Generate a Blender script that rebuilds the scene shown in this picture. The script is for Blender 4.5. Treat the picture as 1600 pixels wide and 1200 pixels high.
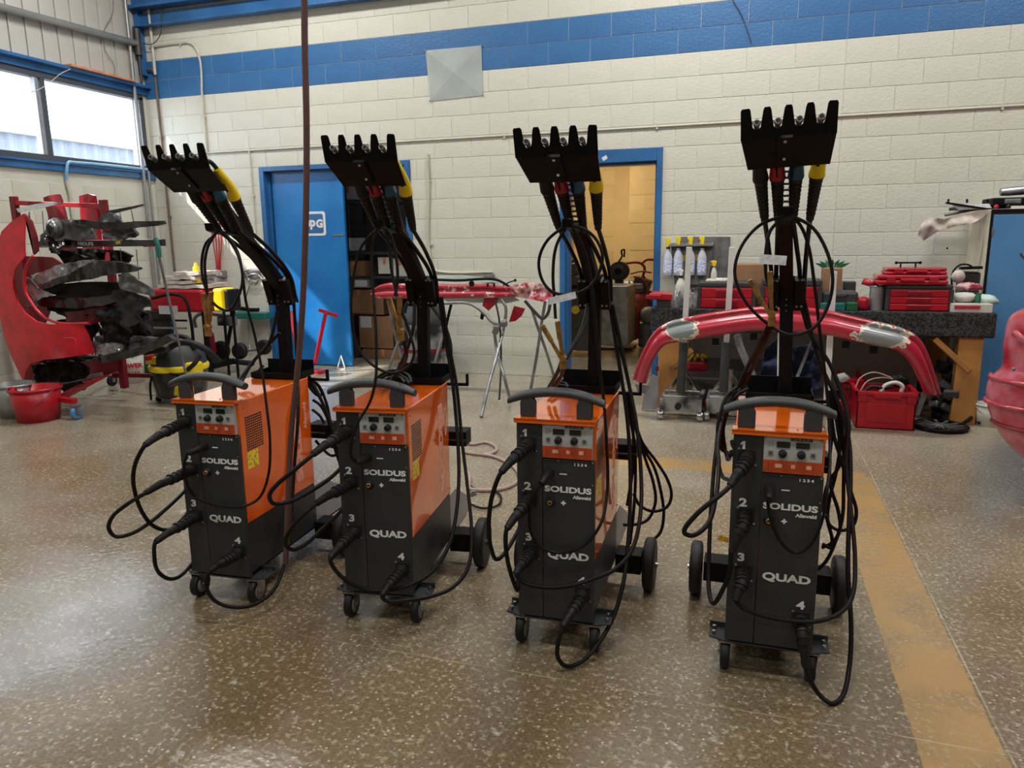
import bpy, bmesh, math, random
from mathutils import Vector, Matrix, noise
import mathutils
R = math.radians
random.seed(7)
for o in list(bpy.data.objects): bpy.data.objects.remove(o)
SC = bpy.context.scene
COL = SC.collection

# ------------------------------------------------------------------ camera, sky, sun, lamps, exposure
FPX, YAW, PITCH, ROLL, CH = 1157.884, -0.31151768, 0.19241503, -0.01393112, 1.40389
DW = 7.3365          # distance of the back wall
XL = -6.76           # left wall
_f = Vector((math.sin(YAW)*math.cos(PITCH), math.cos(YAW)*math.cos(PITCH), -math.sin(PITCH)))
_r = Vector((math.cos(YAW), -math.sin(YAW), 0)); _u = _r.cross(_f)
_r2 = math.cos(ROLL)*_r + math.sin(ROLL)*_u; _u2 = -math.sin(ROLL)*_r + math.cos(ROLL)*_u
cd = bpy.data.cameras.new('camera'); cam = bpy.data.objects.new('camera', cd); COL.objects.link(cam)
cd.sensor_fit = 'HORIZONTAL'; cd.sensor_width = 36; cd.lens = FPX/1600*36; cd.clip_start = .05; cd.clip_end = 200
m = Matrix((_r2, _u2, -_f)).transposed().to_4x4(); m.translation = (0, 0, CH); cam.matrix_world = m
SC.camera = cam
world = bpy.data.worlds.new('sky'); SC.world = world; world.use_nodes = True
bg = world.node_tree.nodes['Background']; bg.inputs[0].default_value = (.80, .90, 1.0, 1); bg.inputs[1].default_value = 7.5
def lamp(name, kind, loc, energy, color=(1, 1, 1), size=None, rot=(0, 0, 0), direction=None):
    l = bpy.data.lights.new(name, kind); l.energy = energy; l.color = color
    if kind == 'AREA': l.shape = 'RECTANGLE'; l.size, l.size_y = size
    if kind == 'SUN': l.angle = R(1.2)
    o = bpy.data.objects.new(name, l); o.location = loc; o.rotation_euler = rot
    if direction: o.rotation_euler = Vector(direction).to_track_quat('-Z', 'Y').to_euler()
    COL.objects.link(o); return o
lamp('sun', 'SUN', (-9, 4, 6), 9.0, (1, .97, .92), direction=(1, .62, -1.02))
for x, y, e in ((-4.6, 5.4, 120), (-.6, 5.4, 120), (2.6, 5.0, 95), (-4.6, 1.0, 80), (-.6, 1.0, 85), (2.6, 1.0, 60), (-2.0, -3.0, 60), (2.6, -3.0, 60)):
    lamp('ceiling_lamp', 'AREA', (x, y, 5.0), e*.93, (1, .985, .94), (1.3, .35))
lamp('storage_lamp', 'AREA', (-4.2, 9.4, 2.95), 5, (1, .95, .9), (.6, .3))
lamp('back_room_lamp', 'AREA', (-2.6, 10.2, 3.0), 75, (1, .88, .66), (1.2, .4))
vs = SC.view_settings; vs.view_transform = 'Standard'; vs.look = 'None'; vs.exposure = 0.0; vs.gamma = 1.0; vs.use_curve_mapping = False
SC.display_settings.display_device = 'sRGB'

# ------------------------------------------------------------------ from a picture direction to a point standing in the room
def ray(px, py): return _f + (px-800)/FPX*_r2 - (py-600)/FPX*_u2
def W(px, py, Y):
    d = ray(px, py); t = Y/d.y; return Vector((d.x*t, Y, CH+d.z*t))
def LX(px, py, X):
    d = ray(px, py); t = X/d.x; return Vector((X, d.y*t, CH+d.z*t))
def G(px, py, z=0):
    d = ray(px, py); t = (z-CH)/d.z; return Vector((d.x*t, d.y*t, z))

# ------------------------------------------------------------------ materials
def srgb(r, g, b):
    f = lambda c: (c/12.92 if c <= .04045 else ((c+.055)/1.055)**2.4)
    return (f(r/255), f(g/255), f(b/255), 1)
MATS = {}
def mat(name, col, rough=.5, metal=0, col2=None, scale=8, bump=0, bscale=60, spec=.5, coat=0, trans=0, alpha=1, mixlo=.4, mixhi=.65, emit=0, detail=4):
    if name in MATS: return MATS[name]
    m = bpy.data.materials.new(name); m.use_nodes = True; nt = m.node_tree; b = nt.nodes['Principled BSDF']
    b.inputs['Base Color'].default_value = col; b.inputs['Roughness'].default_value = rough; b.inputs['Metallic'].default_value = metal
    b.inputs['Specular IOR Level'].default_value = spec; b.inputs['Coat Weight'].default_value = coat; b.inputs['Coat Roughness'].default_value = .05
    b.inputs['Transmission Weight'].default_value = trans; b.inputs['Alpha'].default_value = alpha
    tc = nt.nodes.new('ShaderNodeTexCoord')
    n = nt.nodes.new('ShaderNodeTexNoise'); n.inputs['Scale'].default_value = scale; n.inputs['Detail'].default_value = detail
    nt.links.new(tc.outputs['Object'], n.inputs['Vector'])
    if col2 is None: col2 = tuple(c*.86 for c in col[:3])+(1,)
    r = nt.nodes.new('ShaderNodeValToRGB'); r.color_ramp.elements[0].color = col; r.color_ramp.elements[1].color = col2
    r.color_ramp.elements[0].position = mixlo; r.color_ramp.elements[1].position = mixhi
    nt.links.new(n.outputs['Fac'], r.inputs['Fac']); nt.links.new(r.outputs['Color'], b.inputs['Base Color'])
    if bump:
        n2 = nt.nodes.new('ShaderNodeTexNoise'); n2.inputs['Scale'].default_value = bscale; n2.inputs['Detail'].default_value = 5
        nt.links.new(tc.outputs['Object'], n2.inputs['Vector'])
        bp = nt.nodes.new('ShaderNodeBump'); bp.inputs['Strength'].default_value = bump; bp.inputs['Distance'].default_value = .01
        nt.links.new(n2.outputs['Fac'], bp.inputs['Height']); nt.links.new(bp.outputs['Normal'], b.inputs['Normal'])
    if emit: b.inputs['Emission Color'].default_value = col; b.inputs['Emission Strength'].default_value = emit
    MATS[name] = m; return m
M = dict(
 block=mat('painted_block', srgb(207, 206, 195), .55, scale=1.3, col2=srgb(197, 195, 182), bump=.5, bscale=45),
 blockblue=mat('blue_painted_block', srgb(48, 106, 160), .45, scale=1.5, col2=srgb(42, 94, 148), bump=.4, bscale=45),
 steelblue=mat('blue_painted_steel', srgb(46, 104, 160), .35, scale=3, col2=srgb(38, 88, 140), bump=.08, bscale=20),
 doorblue=mat('bright_blue_door_paint', srgb(36, 122, 190), .3, scale=2, col2=srgb(28, 106, 176), bump=.06, bscale=12),
 siding=mat('grey_metal_siding', srgb(190, 188, 182), .5, scale=2, col2=srgb(178, 175, 168)),
 winframe=mat('dark_window_frame', srgb(70, 74, 84), .4),
 galv=mat('galvanised_pipe', srgb(160, 162, 162), .4, .6, scale=12),
 pipepaint=mat('painted_conduit', srgb(196, 192, 178), .5, scale=6),
 rustpipe=mat('rusty_pipe', srgb(118, 100, 88), .6, .3, scale=14),
 black=mat('satin_black_steel', srgb(14, 14, 16), .5, scale=20, spec=.16),
 rubber=mat('black_rubber', srgb(26, 26, 27), .55, scale=20, spec=.35),
 cable=mat('black_cable_jacket', srgb(24, 23, 23), .5, scale=25, spec=.16),
 hose=mat('dark_red_rubber_hose', srgb(92, 62, 60), .5, scale=10),
 plastic=mat('dark_grey_plastic', srgb(52, 54, 57), .5, scale=30, bump=.15, bscale=300),
 panel=mat('anthracite_powder_coat', srgb(44, 48, 51), .42, scale=5, col2=srgb(40, 44, 47), bump=.12, bscale=500),
 orange=mat('orange_powder_coat', srgb(232, 102, 12), .14, scale=2, col2=srgb(226, 97, 10), coat=1.0),
 face=mat('grey_display_face', srgb(172, 174, 172), .35, scale=4, col2=srgb(166, 168, 166)),
 facered=mat('rust_orange_face', srgb(186, 72, 32), .35, scale=4),
 lcd=mat('dark_display_glass', srgb(20, 32, 26), .12, scale=4),
 white=mat('white_lettering', srgb(226, 228, 226), .5, scale=4, col2=srgb(218, 220, 218)),
 sidetext=mat('pale_side_lettering', srgb(232, 176, 156), .4, scale=6, col2=srgb(226, 166, 144)),
 darktext=mat('dark_grey_lettering', srgb(70, 60, 60), .5),
 yellow=mat('yellow_plastic', srgb(240, 212, 30), .4, scale=6, col2=srgb(232, 200, 24)),
 label=mat('yellow_warning_label', srgb(236, 214, 60), .45, scale=90, col2=srgb(150, 140, 50), mixlo=.5, mixhi=.6),
 red=mat('red_plastic', srgb(178, 20, 38), .35, scale=5, col2=srgb(160, 16, 34)),
 torchred=mat('red_grip', srgb(176, 28, 46), .4), torchblue=mat('blue_grip', srgb(20, 92, 128), .4),
 chrome=mat('bright_steel', srgb(196, 196, 196), .22, 1, scale=30, col2=srgb(150, 150, 150)),
 steel=mat('grey_steel', srgb(148, 148, 150), .4, .7, scale=10, col2=srgb(118, 118, 120)),
 brass=mat('brass', srgb(186, 146, 84), .35, .8, scale=30, col2=srgb(140, 104, 60)),
 tray=mat('pale_grey_steel_tray', srgb(150, 150, 158), .4, .3, scale=3),
 paper=mat('white_paper_tag', srgb(222, 224, 228), .6, scale=60, col2=srgb(190, 192, 200)),
 carred=mat('red_car_paint', srgb(168, 22, 44), .25, scale=3, col2=srgb(150, 18, 38), coat=.4),
 fender=mat('dusty_red_fender', srgb(226, 28, 50), .32, scale=7, col2=srgb(190, 18, 40), coat=.3, bump=.05, bscale=20),
 darkred=mat('dull_dark_red_panel', srgb(132, 22, 36), .35, scale=3, col2=srgb(110, 16, 28)),
 scraped=mat('scraped_red_paint', srgb(176, 44, 62), .4, scale=14, col2=srgb(224, 206, 200), mixlo=.60, mixhi=.66, detail=8),
 pinkpart=mat('pink_primed_plastic', srgb(206, 170, 170), .45, scale=12, col2=srgb(168, 60, 80), mixlo=.45, mixhi=.56),
 mint=mat('mint_protective_film', srgb(190, 214, 204), .45, scale=6),
 blackglossy=mat('glossy_black_trim', srgb(28, 29, 31), .2, scale=6, col2=srgb(64, 66, 68), mixlo=.5, mixhi=.75),
 greytrim=mat('dusty_grey_trim', srgb(92, 93, 95), .45, scale=8, col2=srgb(50, 51, 53)),
 silver=mat('silver_moulding', srgb(170, 174, 178), .25, .6, scale=4, col2=srgb(60, 62, 66), mixlo=.45, mixhi=.6),
 cloth=mat('pale_cloth', srgb(204, 196, 186), .9, scale=10, col2=srgb(176, 166, 158), bump=.3, bscale=60),
 darkcloth=mat('charcoal_cloth', srgb(46, 46, 50), .9, scale=8, bump=.4, bscale=40),
 denim=mat('navy_denim_cloth', srgb(34, 44, 72), .9, scale=6, col2=srgb(20, 28, 50), bump=.4, bscale=40),
 card=mat('brown_cardboard', srgb(150, 112, 80), .8, scale=5, col2=srgb(136, 100, 70)),
 wood=mat('pine_wood', srgb(186, 134, 72), .55, scale=3, col2=srgb(158, 108, 54), bump=.1, bscale=30),
 plank=mat('orange_plank', srgb(214, 150, 110), .6, scale=8, col2=srgb(186, 118, 82)),
 carpet=mat('charcoal_carpet', srgb(64, 64, 66), 1, scale=70, col2=srgb(22, 22, 24), bump=1, bscale=120, mixlo=.42, mixhi=.58),
 green=mat('green_plastic', srgb(24, 92, 60), .4), teal=mat('teal_plastic', srgb(30, 110, 100), .4),
 greyplastic=mat('grey_plastic', srgb(120, 120, 116), .5, scale=5), darkgrey=mat('dark_grey_metal', srgb(66, 66, 66), .45, .2, scale=5),
 bucketwhite=mat('white_bucket_plastic', srgb(206, 204, 194), .45, scale=5), cream=mat('cream_cabinet_paint', srgb(214, 206, 186), .5, scale=3),
 cabblue=mat('blue_cabinet_door', srgb(84, 138, 184), .3, scale=2, col2=srgb(76, 128, 176)),
 tanwall=mat('tan_block_paint', srgb(214, 190, 140), .6, scale=2, col2=srgb(204, 178, 128), bump=.3, bscale=40),
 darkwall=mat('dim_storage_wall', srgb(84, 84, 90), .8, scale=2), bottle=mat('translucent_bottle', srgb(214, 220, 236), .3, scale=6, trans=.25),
 bottlelabel=mat('blue_printed_label', srgb(150, 160, 220), .5, scale=70, col2=srgb(224, 228, 244), mixlo=.42, mixhi=.5),
 clear=mat('clear_plastic', srgb(226, 230, 230), .15, trans=.8, alpha=.55), pipehose=mat('pink_beige_hose', srgb(176, 150, 142), .5, scale=10),
 plate=mat('clear_plastic_sheet', srgb(196, 204, 200), .18, scale=2, alpha=.62, col2=srgb(176, 184, 182)),
 foam=mat('grey_foam_sleeve', srgb(62, 64, 66), .9, scale=20, bump=.3, bscale=80), whitebar=mat('white_painted_bar', srgb(216, 216, 214), .4, scale=5),
 redbrown=mat('red_brown_tank', srgb(150, 58, 50), .45, scale=5, col2=srgb(120, 42, 36)), lightblue=mat('light_blue_pipe', srgb(130, 178, 222), .4),
 roofsheet=mat('ribbed_roof_sheet', srgb(112, 122, 140), .5, scale=3), ceiling=mat('ceiling_paint', srgb(190, 190, 186), .8), farwall=mat('far_wall_paint', srgb(150, 148, 140), .8),
)
def glass_mat():
    m = bpy.data.materials.new('window_glass'); m.use_nodes = True; nt = m.node_tree; nt.nodes.clear()
    o = nt.nodes.new('ShaderNodeOutputMaterial'); t = nt.nodes.new('ShaderNodeBsdfTransparent'); g = nt.nodes.new('ShaderNodeBsdfGlossy'); g.inputs['Roughness'].default_value = .03
    mx = nt.nodes.new('ShaderNodeMixShader'); mx.inputs[0].default_value = .07
    nt.links.new(t.outputs[0], mx.inputs[1]); nt.links.new(g.outputs[0], mx.inputs[2]); nt.links.new(mx.outputs[0], o.inputs[0]); return m
M['glass'] = glass_mat()
def floor_mat():
    m = bpy.data.materials.new('polished_concrete'); m.use_nodes = True; nt = m.node_tree; b = nt.nodes['Principled BSDF']; L = nt.links.new
    tc = nt.nodes.new('ShaderNodeTexCoord')
    def nz(s, d=6, dist=0):
        n = nt.nodes.new('ShaderNodeTexNoise'); n.inputs['Scale'].default_value = s; n.inputs['Detail'].default_value = d; n.inputs['Distortion'].default_value = dist; L(tc.outputs['Object'], n.inputs['Vector']); return n.outputs['Fac']
    def ramp(src, stops):
        r = nt.nodes.new('ShaderNodeValToRGB'); e = r.color_ramp.elements
        while len(e) < len(stops): e.new(.5)
        for i, (p, c) in enumerate(stops): e[i].position = p; e[i].color = c
        L(src, r.inputs['Fac']); return r.outputs['Color']
    def mix(f, a, c, mode='MIX'):
        x = nt.nodes.new('ShaderNodeMix'); x.data_type = 'RGBA'; x.blend_type = mode
        if isinstance(f, float): x.inputs[0].default_value = f
        else: L(f, x.inputs[0])
        for i, v in ((6, a), (7, c)):
            if isinstance(v, tuple): x.inputs[i].default_value = v
            else: L(v, x.inputs[i])
        return x.outputs[2]
    def math_(op, a, c=None, clamp=False):
        x = nt.nodes.new('ShaderNodeMath'); x.operation = op; x.use_clamp = clamp
        for i, v in ((0, a), (1, c)):
            if v is None: continue
            if isinstance(v, (int, float)): x.inputs[i].default_value = v
            else: L(v, x.inputs[i])
        return x.outputs[0]
    sep = nt.nodes.new('ShaderNodeSeparateXYZ'); L(tc.outputs['Object'], sep.inputs[0])
    base = ramp(nz(.9, 8, .4), [(.3, srgb(116, 104, 82)), (.5, srgb(136, 124, 98)), (.7, srgb(150, 140, 116))])
    # brown wax wear grows towards the front bay, paler dust towards the back wall
    fy = math_('MULTIPLY_ADD', sep.outputs['Y'], .22); nt.nodes[-1].inputs[2].default_value = -.42
    fyn = math_('ADD', fy, math_('MULTIPLY', math_('SUBTRACT', nz(1.6, 8, .2), .5), 1.3), True)
    base = mix(fyn, mix(.6, base, srgb(106, 86, 58)), mix(.6, base, srgb(176, 172, 158)))
    v = nt.nodes.new('ShaderNodeTexVoronoi'); v.inputs['Scale'].default_value = 62; L(tc.outputs['Object'], v.inputs['Vector'])
    speck = ramp(v.outputs['Distance'], [(.16, (1, 1, 1, 1)), (.32, (0, 0, 0, 1))])
    sel = ramp(v.outputs['Color'], [(.62, (0, 0, 0, 1)), (.7, (1, 1, 1, 1))])
    base = mix(math_('MULTIPLY', math_('MULTIPLY', speck, sel), .8), base, srgb(214, 204, 184))
    base = mix(math_('MULTIPLY', ramp(nz(95, 8), [(.48, (0, 0, 0, 1)), (.6, (1, 1, 1, 1))]), .6), base, srgb(84, 72, 56))
    base = mix(math_('MULTIPLY', ramp(nz(48, 10), [(.54, (0, 0, 0, 1)), (.66, (1, 1, 1, 1))]), .45), base, srgb(196, 184, 158))
    # paint spatter and scuffs
    base = mix(math_('MULTIPLY', ramp(nz(16, 10, .6), [(.66, (0, 0, 0, 1)), (.72, (1, 1, 1, 1))]), .45), base, srgb(206, 202, 192))
    # worn yellow ochre line painted on the floor: x - slope*y inside a band
    u = math_('SUBTRACT', math_('ADD', sep.outputs['X'], math_('MULTIPLY', math_('SUBTRACT', nz(14, 6), .5), .02)), .60)
    band = math_('MULTIPLY', math_('LESS_THAN', math_('ABSOLUTE', math_('SUBTRACT', u, .012)), .112), math_('LESS_THAN', sep.outputs['Y'], 4.62))
    band2 = math_('MULTIPLY', math_('LESS_THAN', math_('ABSOLUTE', math_('SUBTRACT', sep.outputs['Y'], 4.60)), .11), math_('MULTIPLY', math_('LESS_THAN', sep.outputs['X'], .70), math_('GREATER_THAN', sep.outputs['X'], -.75)))
    bb = math_('MAXIMUM', band, band2)
    base = mix(math_('MULTIPLY', bb, ramp(nz(5, 10, .5), [(.3, (.35, .35, .35, 1)), (.6, (.95, .95, .95, 1))])), base, srgb(170, 136, 86))
    # saw cut joints
    j = math_('LESS_THAN', math_('ABSOLUTE', math_('SUBTRACT', sep.outputs['X'], .735)), .003)
    j2 = math_('LESS_THAN', math_('ABSOLUTE', math_('SUBTRACT', math_('ADD', sep.outputs['Y'], math_('MULTIPLY', math_('SUBTRACT', nz(3, 4), .5), .03)), 2.12)), .002)
    base = mix(math_('MULTIPLY', math_('MAXIMUM', j, j2), ramp(nz(6, 8), [(.35, (.05, .05, .05, 1)), (.62, (.7, .7, .7, 1))])), base, srgb(190, 176, 140))
    L(base, b.inputs['Base Color'])
    rr = ramp(nz(2.2, 8, .5), [(.3, (.13, .13, .13, 1)), (.7, (.33, .33, .33, 1))]); L(rr, b.inputs['Roughness'])
    bp = nt.nodes.new('ShaderNodeBump'); bp.inputs['Strength'].default_value = .12; bp.inputs['Distance'].default_value = .01; L(nz(35, 6), bp.inputs['Height']); L(bp.outputs[0], b.inputs['Normal'])
    b.inputs['Specular IOR Level'].default_value = .75
    return m
M['floor'] = floor_mat()
def patch_red(name, patches, dust=0.0):
    """red paint with sanded primer spots of fixed place and shape (object space), ragged cream rims"""
    m = bpy.data.materials.new(name); m.use_nodes = True; nt = m.node_tree; b = nt.nodes['Principled BSDF']; L = nt.links.new
    tc = nt.nodes.new('ShaderNodeTexCoord'); n = nt.nodes.new('ShaderNodeTexNoise'); n.inputs['Scale'].default_value = 16; n.inputs['Detail'].default_value = 8; L(tc.outputs['Object'], n.inputs['Vector'])
    def mth(op, a, c=None):
        x = nt.nodes.new('ShaderNodeMath'); x.operation = op
        for i, v in ((0, a), (1, c)):
            if v is None: continue
            if isinstance(v, (int, float)): x.inputs[i].default_value = v
            else: L(v, x.inputs[i])
        return x.outputs[0]
    d = None
    for c, s in patches:
        mp = nt.nodes.new('ShaderNodeMapping'); mp.vector_type = 'TEXTURE'; mp.inputs['Location'].default_value = c; mp.inputs['Scale'].default_value = s; L(tc.outputs['Object'], mp.inputs['Vector'])
        ln = nt.nodes.new('ShaderNodeVectorMath'); ln.operation = 'LENGTH'; L(mp.outputs[0], ln.inputs[0])
        d = ln.outputs['Value'] if d is None else mth('MINIMUM', d, ln.outputs['Value'])
    q = mth('ADD', d, mth('MULTIPLY', mth('SUBTRACT', n.outputs['Fac'], .5), 1.7)) if d is not None else None
    n3 = nt.nodes.new('ShaderNodeTexNoise'); n3.inputs['Scale'].default_value = 7; n3.inputs['Detail'].default_value = 9; L(tc.outputs['Object'], n3.inputs['Vector'])
    rd = nt.nodes.new('ShaderNodeValToRGB'); e = rd.color_ramp.elements; e[0].position = .42; e[0].color = srgb(168, 26, 50) if dust else srgb(184, 36, 60); e[1].position = .66; e[1].color = srgb(196, 112, 128) if dust else srgb(164, 30, 52)
    L(n3.outputs['Fac'], rd.inputs['Fac']); col = rd.outputs['Color']
    if q is not None:
        r = nt.nodes.new('ShaderNodeValToRGB'); e = r.color_ramp.elements
        e[0].position = .80; e[0].color = srgb(132, 140, 142); e[1].position = .86; e[1].color = srgb(222, 212, 190); x = e.new(.97); x.color = srgb(214, 200, 180); L(q, r.inputs['Fac'])
        mk = mth('LESS_THAN', q, 1.0)
        mx = nt.nodes.new('ShaderNodeMix'); mx.data_type = 'RGBA'; L(mk, mx.inputs[0]); L(col, mx.inputs[6]); L(r.outputs['Color'], mx.inputs[7]); col = mx.outputs[2]
    L(col, b.inputs['Base Color']); b.inputs['Roughness'].default_value = .3; b.inputs['Coat Weight'].default_value = .4
    return m

# ------------------------------------------------------------------ mesh building
class B:
    def __init__(s): s.v = []; s.f = []; s.sm = []
    def add(s, v, f, smooth=False):
        n = len(s.v); s.v += [Vector(p) for p in v]; s.f += [tuple(i+n for i in q) for q in f]; s.sm += [smooth]*len(f); return s
    def box(s, x0, x1, y0, y1, z0, z1):
        return s.add([(x, y, z) for z in (z0, z1) for y in (y0, y1) for x in (x0, x1)], [(0, 2, 3, 1), (4, 5, 7, 6), (0, 1, 5, 4), (1, 3, 7, 5), (3, 2, 6, 7), (2, 0, 4, 6)])
    def obox(s, c, size, rot=(0, 0, 0)):
        e = mathutils.Euler(rot).to_matrix(); h = Vector(size)/2; c = Vector(c)
        return s.add([c+e@Vector((x*h.x, y*h.y, z*h.z)) for z in (-1, 1) for y in (-1, 1) for x in (-1, 1)], [(0, 2, 3, 1), (4, 5, 7, 6), (0, 1, 5, 4), (1, 3, 7, 5), (3, 2, 6, 7), (2, 0, 4, 6)])
    def bar(s, a, b, w, h, up=(0, 0, 1)):
        a = Vector(a); b = Vector(b); d = (b-a).normalized(); up = Vector(up)
        if abs(d.dot(up)) > .98: up = Vector((0, 1, 0))
        x = d.cross(up).normalized(); y = x.cross(d)
        v = [p+x*sx*w/2+y*sy*h/2 for p in (a, b) for sx, sy in ((-1, -1), (1, -1), (1, 1), (-1, 1))]
        return s.add(v, [(0, 1, 2, 3), (7, 6, 5, 4), (0, 4, 5, 1), (1, 5, 6, 2), (2, 6, 7, 3), (3, 7, 4, 0)])
    def ring(s, c, d, r, n):
        d = Vector(d).normalized(); up = Vector((0, 0, 1)) if abs(d.z) < .95 else Vector((0, 1, 0))
        x = d.cross(up).normalized(); y = d.cross(x)
        return [Vector(c)+x*r*math.cos(2*math.pi*i/n)+y*r*math.sin(2*math.pi*i/n) for i in range(n)]
    def lathe(s, c, axis, prof, n=20, caps=True):
        """prof: (distance along the axis, radius)"""
        c = Vector(c); a = Vector(axis).normalized(); v = []; f = []
        for t, r in prof: v += s.ring(c+a*t, a, max(r, 1e-4), n)
        k = len(prof)
        for j in range(k-1):
            for i in range(n): f.append((j*n+i, j*n+(i+1) % n, (j+1)*n+(i+1) % n, (j+1)*n+i))
        s.add(v, f, True)
        if caps:
            s.add(v[:n], [tuple(range(n))[::-1]]); s.add(v[-n:], [tuple(range(n))])
        return s
    def cyl(s, a, b, r, n=14, r2=None):
        a = Vector(a); b = Vector(b); return s.lathe(a, b-a, [(0, r), ((b-a).length, r if r2 is None else r2)], n)
    def tube(s, pts, r, n=8, sub=5, closed=False, flat=False):
        P = [Vector(p) for p in pts]
        if sub > 1 and len(P) > 2: P = spline(P, sub, closed)
        rr = r if callable(r) else (lambda t: r)
        k = len(P); v = []; f = []
        prev = None
        for i, p in enumerate(P):
            if closed: t = P[(i+1) % k]-P[i-1]
            else: t = P[min(i+1, k-1)]-P[max(i-1, 0)]
            if t.length < 1e-9: t = Vector((0, 0, 1))
            t.normalize()
            if prev is None:
                up = Vector((0, 0, 1)) if abs(t.z) < .9 else Vector((0, 1, 0)); x = t.cross(up).normalized()
            else:
                x = (prev-t*prev.dot(t)); x = x.normalized() if x.length > 1e-6 else t.cross(Vector((0, 0, 1))).normalized()
            prev = x; y = t.cross(x); q = rr(i/max(1, k-1))
            v += [p+x*q*math.cos(2*math.pi*j/n)+y*q*math.sin(2*math.pi*j/n) for j in range(n)]
        for i in range(k if closed else k-1):
            for j in range(n):
                a = i*n+j; b_ = i*n+(j+1) % n; c = ((i+1) % k)*n+(j+1) % n; d = ((i+1) % k)*n+j; f.append((a, b_, c, d))
        s.add(v, f, not flat)
        if not closed: s.add(v[:n], [tuple(range(n))[::-1]]); s.add(v[-n:], [tuple(range(n))])
        return s
    def prism(s, poly, o, u, w, thick):
        """poly in (u,w) plane at o, extruded by the vector thick"""
        o = Vector(o); u = Vector(u); w = Vector(w); t = Vector(thick); n = len(poly)
        a = [o+u*p[0]+w*p[1] for p in poly]; v = a+[p+t for p in a]
        return s.add(v, [tuple(range(n))[::-1], tuple(range(n, 2*n))]+[(i, (i+1) % n, (i+1) % n+n, i+n) for i in range(n)])
    def loft(s, secs, closed=True, smooth=True, caps=True):
        n = len(secs[0]); v = [Vector(p) for q in secs for p in q]; f = []
        for j in range(len(secs)-1):
            for i in range(n if closed else n-1): f.append((j*n+i, j*n+(i+1) % n, (j+1)*n+(i+1) % n, (j+1)*n+i))
        s.add(v, f, smooth)
        if closed and caps: s.add(v[:n], [tuple(range(n))[::-1]]); s.add(v[-n:], [tuple(range(n))])
        return s
    def sphere(s, c, r, n=12, sq=(1, 1, 1)):
        c = Vector(c); v = []; f = []
        for j in range(n//2+1):
            th = math.pi*j/(n//2)
            for i in range(n):
                ph = 2*math.pi*i/n; v.append(c+Vector((sq[0]*math.sin(th)*math.cos(ph), sq[1]*math.sin(th)*math.sin(ph), sq[2]*math.cos(th)))*r)
        for j in range(n//2):
            for i in range(n): f.append((j*n+i, (j+1)*n+i, (j+1)*n+(i+1) % n, j*n+(i+1) % n))
        return s.add(v, f, True)
    def panel(s, pts, thick, bulge=None, cuts=2):
        """free outline of 3-D points (roughly planar), subdivided, bulged, given thickness"""
        P = [Vector(p) for p in pts]; c = sum(P, Vector())/len(P)
        nrm = Vector()
        for i in range(len(P)): nrm += (P[i]-c).cross(P[(i+1) % len(P)]-c)
        nrm.normalize()
        if nrm.y > 0: nrm = -nrm
        size = max((p-c).length for p in P)
        bm = bmesh.new(); vs_ = [bm.verts.new(p) for p in P]; bm.faces.new(vs_)
        bmesh.ops.triangulate(bm, faces=bm.faces[:])
        for _ in range(cuts): bmesh.ops.subdivide_edges(bm, edges=bm.edges[:], cuts=1, use_grid_fill=True)
        bmesh.ops.recalc_face_normals(bm, faces=bm.faces[:])
        if bulge:
            for q in bm.verts: q.co += bulge((q.co-c)/size, q.co)
        bm.verts.index_update(); n = len(bm.verts)
        v = [q.co.copy() for q in bm.verts]; f = [tuple(x.index for x in fc.verts) for fc in bm.faces]
        bd = [(e.verts[0].index, e.verts[1].index) for e in bm.edges if e.is_boundary]
        v2 = [p+nrm*-thick for p in v]
        s.add(v+v2, f+[tuple(i+n for i in q)[::-1] for q in f], True)
        s.add(v+v2, [(a, b_, b_+n, a+n) for a, b_ in bd]); bm.free(); return s
def spline(P, sub, closed=False):
    k = len(P); out = []
    rng = range(k) if closed else range(k-1)
    for i in rng:
        p1 = P[i]; p2 = P[(i+1) % k]
        p0 = P[i-1] if (i > 0 or closed) else p1*2-p2
        p3 = P[(i+2) % k] if (i+2 < k or closed) else p2*2-p1
        # centripetal-ish tangents keep the curve from overshooting
        d1 = max((p2-p1).length, 1e-6); d0 = max((p1-p0).length, 1e-6); d2 = max((p3-p2).length, 1e-6)
        m1 = ((p2-p1)/d1+(p1-p0)/d0)*.5*d1; m2 = ((p3-p2)/d2+(p2-p1)/d1)*.5*d1
        for j in range(sub):
            t = j/sub; t2 = t*t; t3 = t2*t
            out.append(p1*(2*t3-3*t2+1)+m1*(t3-2*t2+t)+p2*(-2*t3+3*t2)+m2*(t3-t2))
    if not closed: out.append(P[-1].copy())
    return out
ORG = {}
def link(o, parent, org):
    COL.objects.link(o); ORG[o] = Vector(org)
    if parent is not None: o.parent = parent; o.location = Vector(org)-ORG[parent]
    else: o.location = Vector(org)
def obj(name, b, m, parent=None, bevel=0, org=None, smooth_all=False, seg=2):
    vs_ = b.v
    lo = Vector([min(p[i] for p in vs_) for i in range(3)]); hi = Vector([max(p[i] for p in vs_) for i in range(3)])
    if org is None: org = Vector(((lo.x+hi.x)/2, (lo.y+hi.y)/2, lo.z if parent is None else (lo.z+hi.z)/2))
    me = bpy.data.meshes.new(name); me.from_pydata([tuple(p-Vector(org)) for p in vs_], [], b.f)
    me.polygons.foreach_set('use_smooth', [True]*len(b.f) if smooth_all else b.sm)
    me.validate(); me.update()
    if isinstance(m, str): m = M[m]
    me.materials.append(m); o = bpy.data.objects.new(name, me); link(o, parent, org)
    if name in ('screws', 'screw', 'bolts', 'bolt', 'relief_rings', 'spokes'): o['kind'] = 'stuff'
    if bevel:
        md = o.modifiers.new('bevel', 'BEVEL'); md.width = bevel; md.segments = seg; md.limit_method = 'ANGLE'; md.angle_limit = R(40)
    return o
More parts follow.
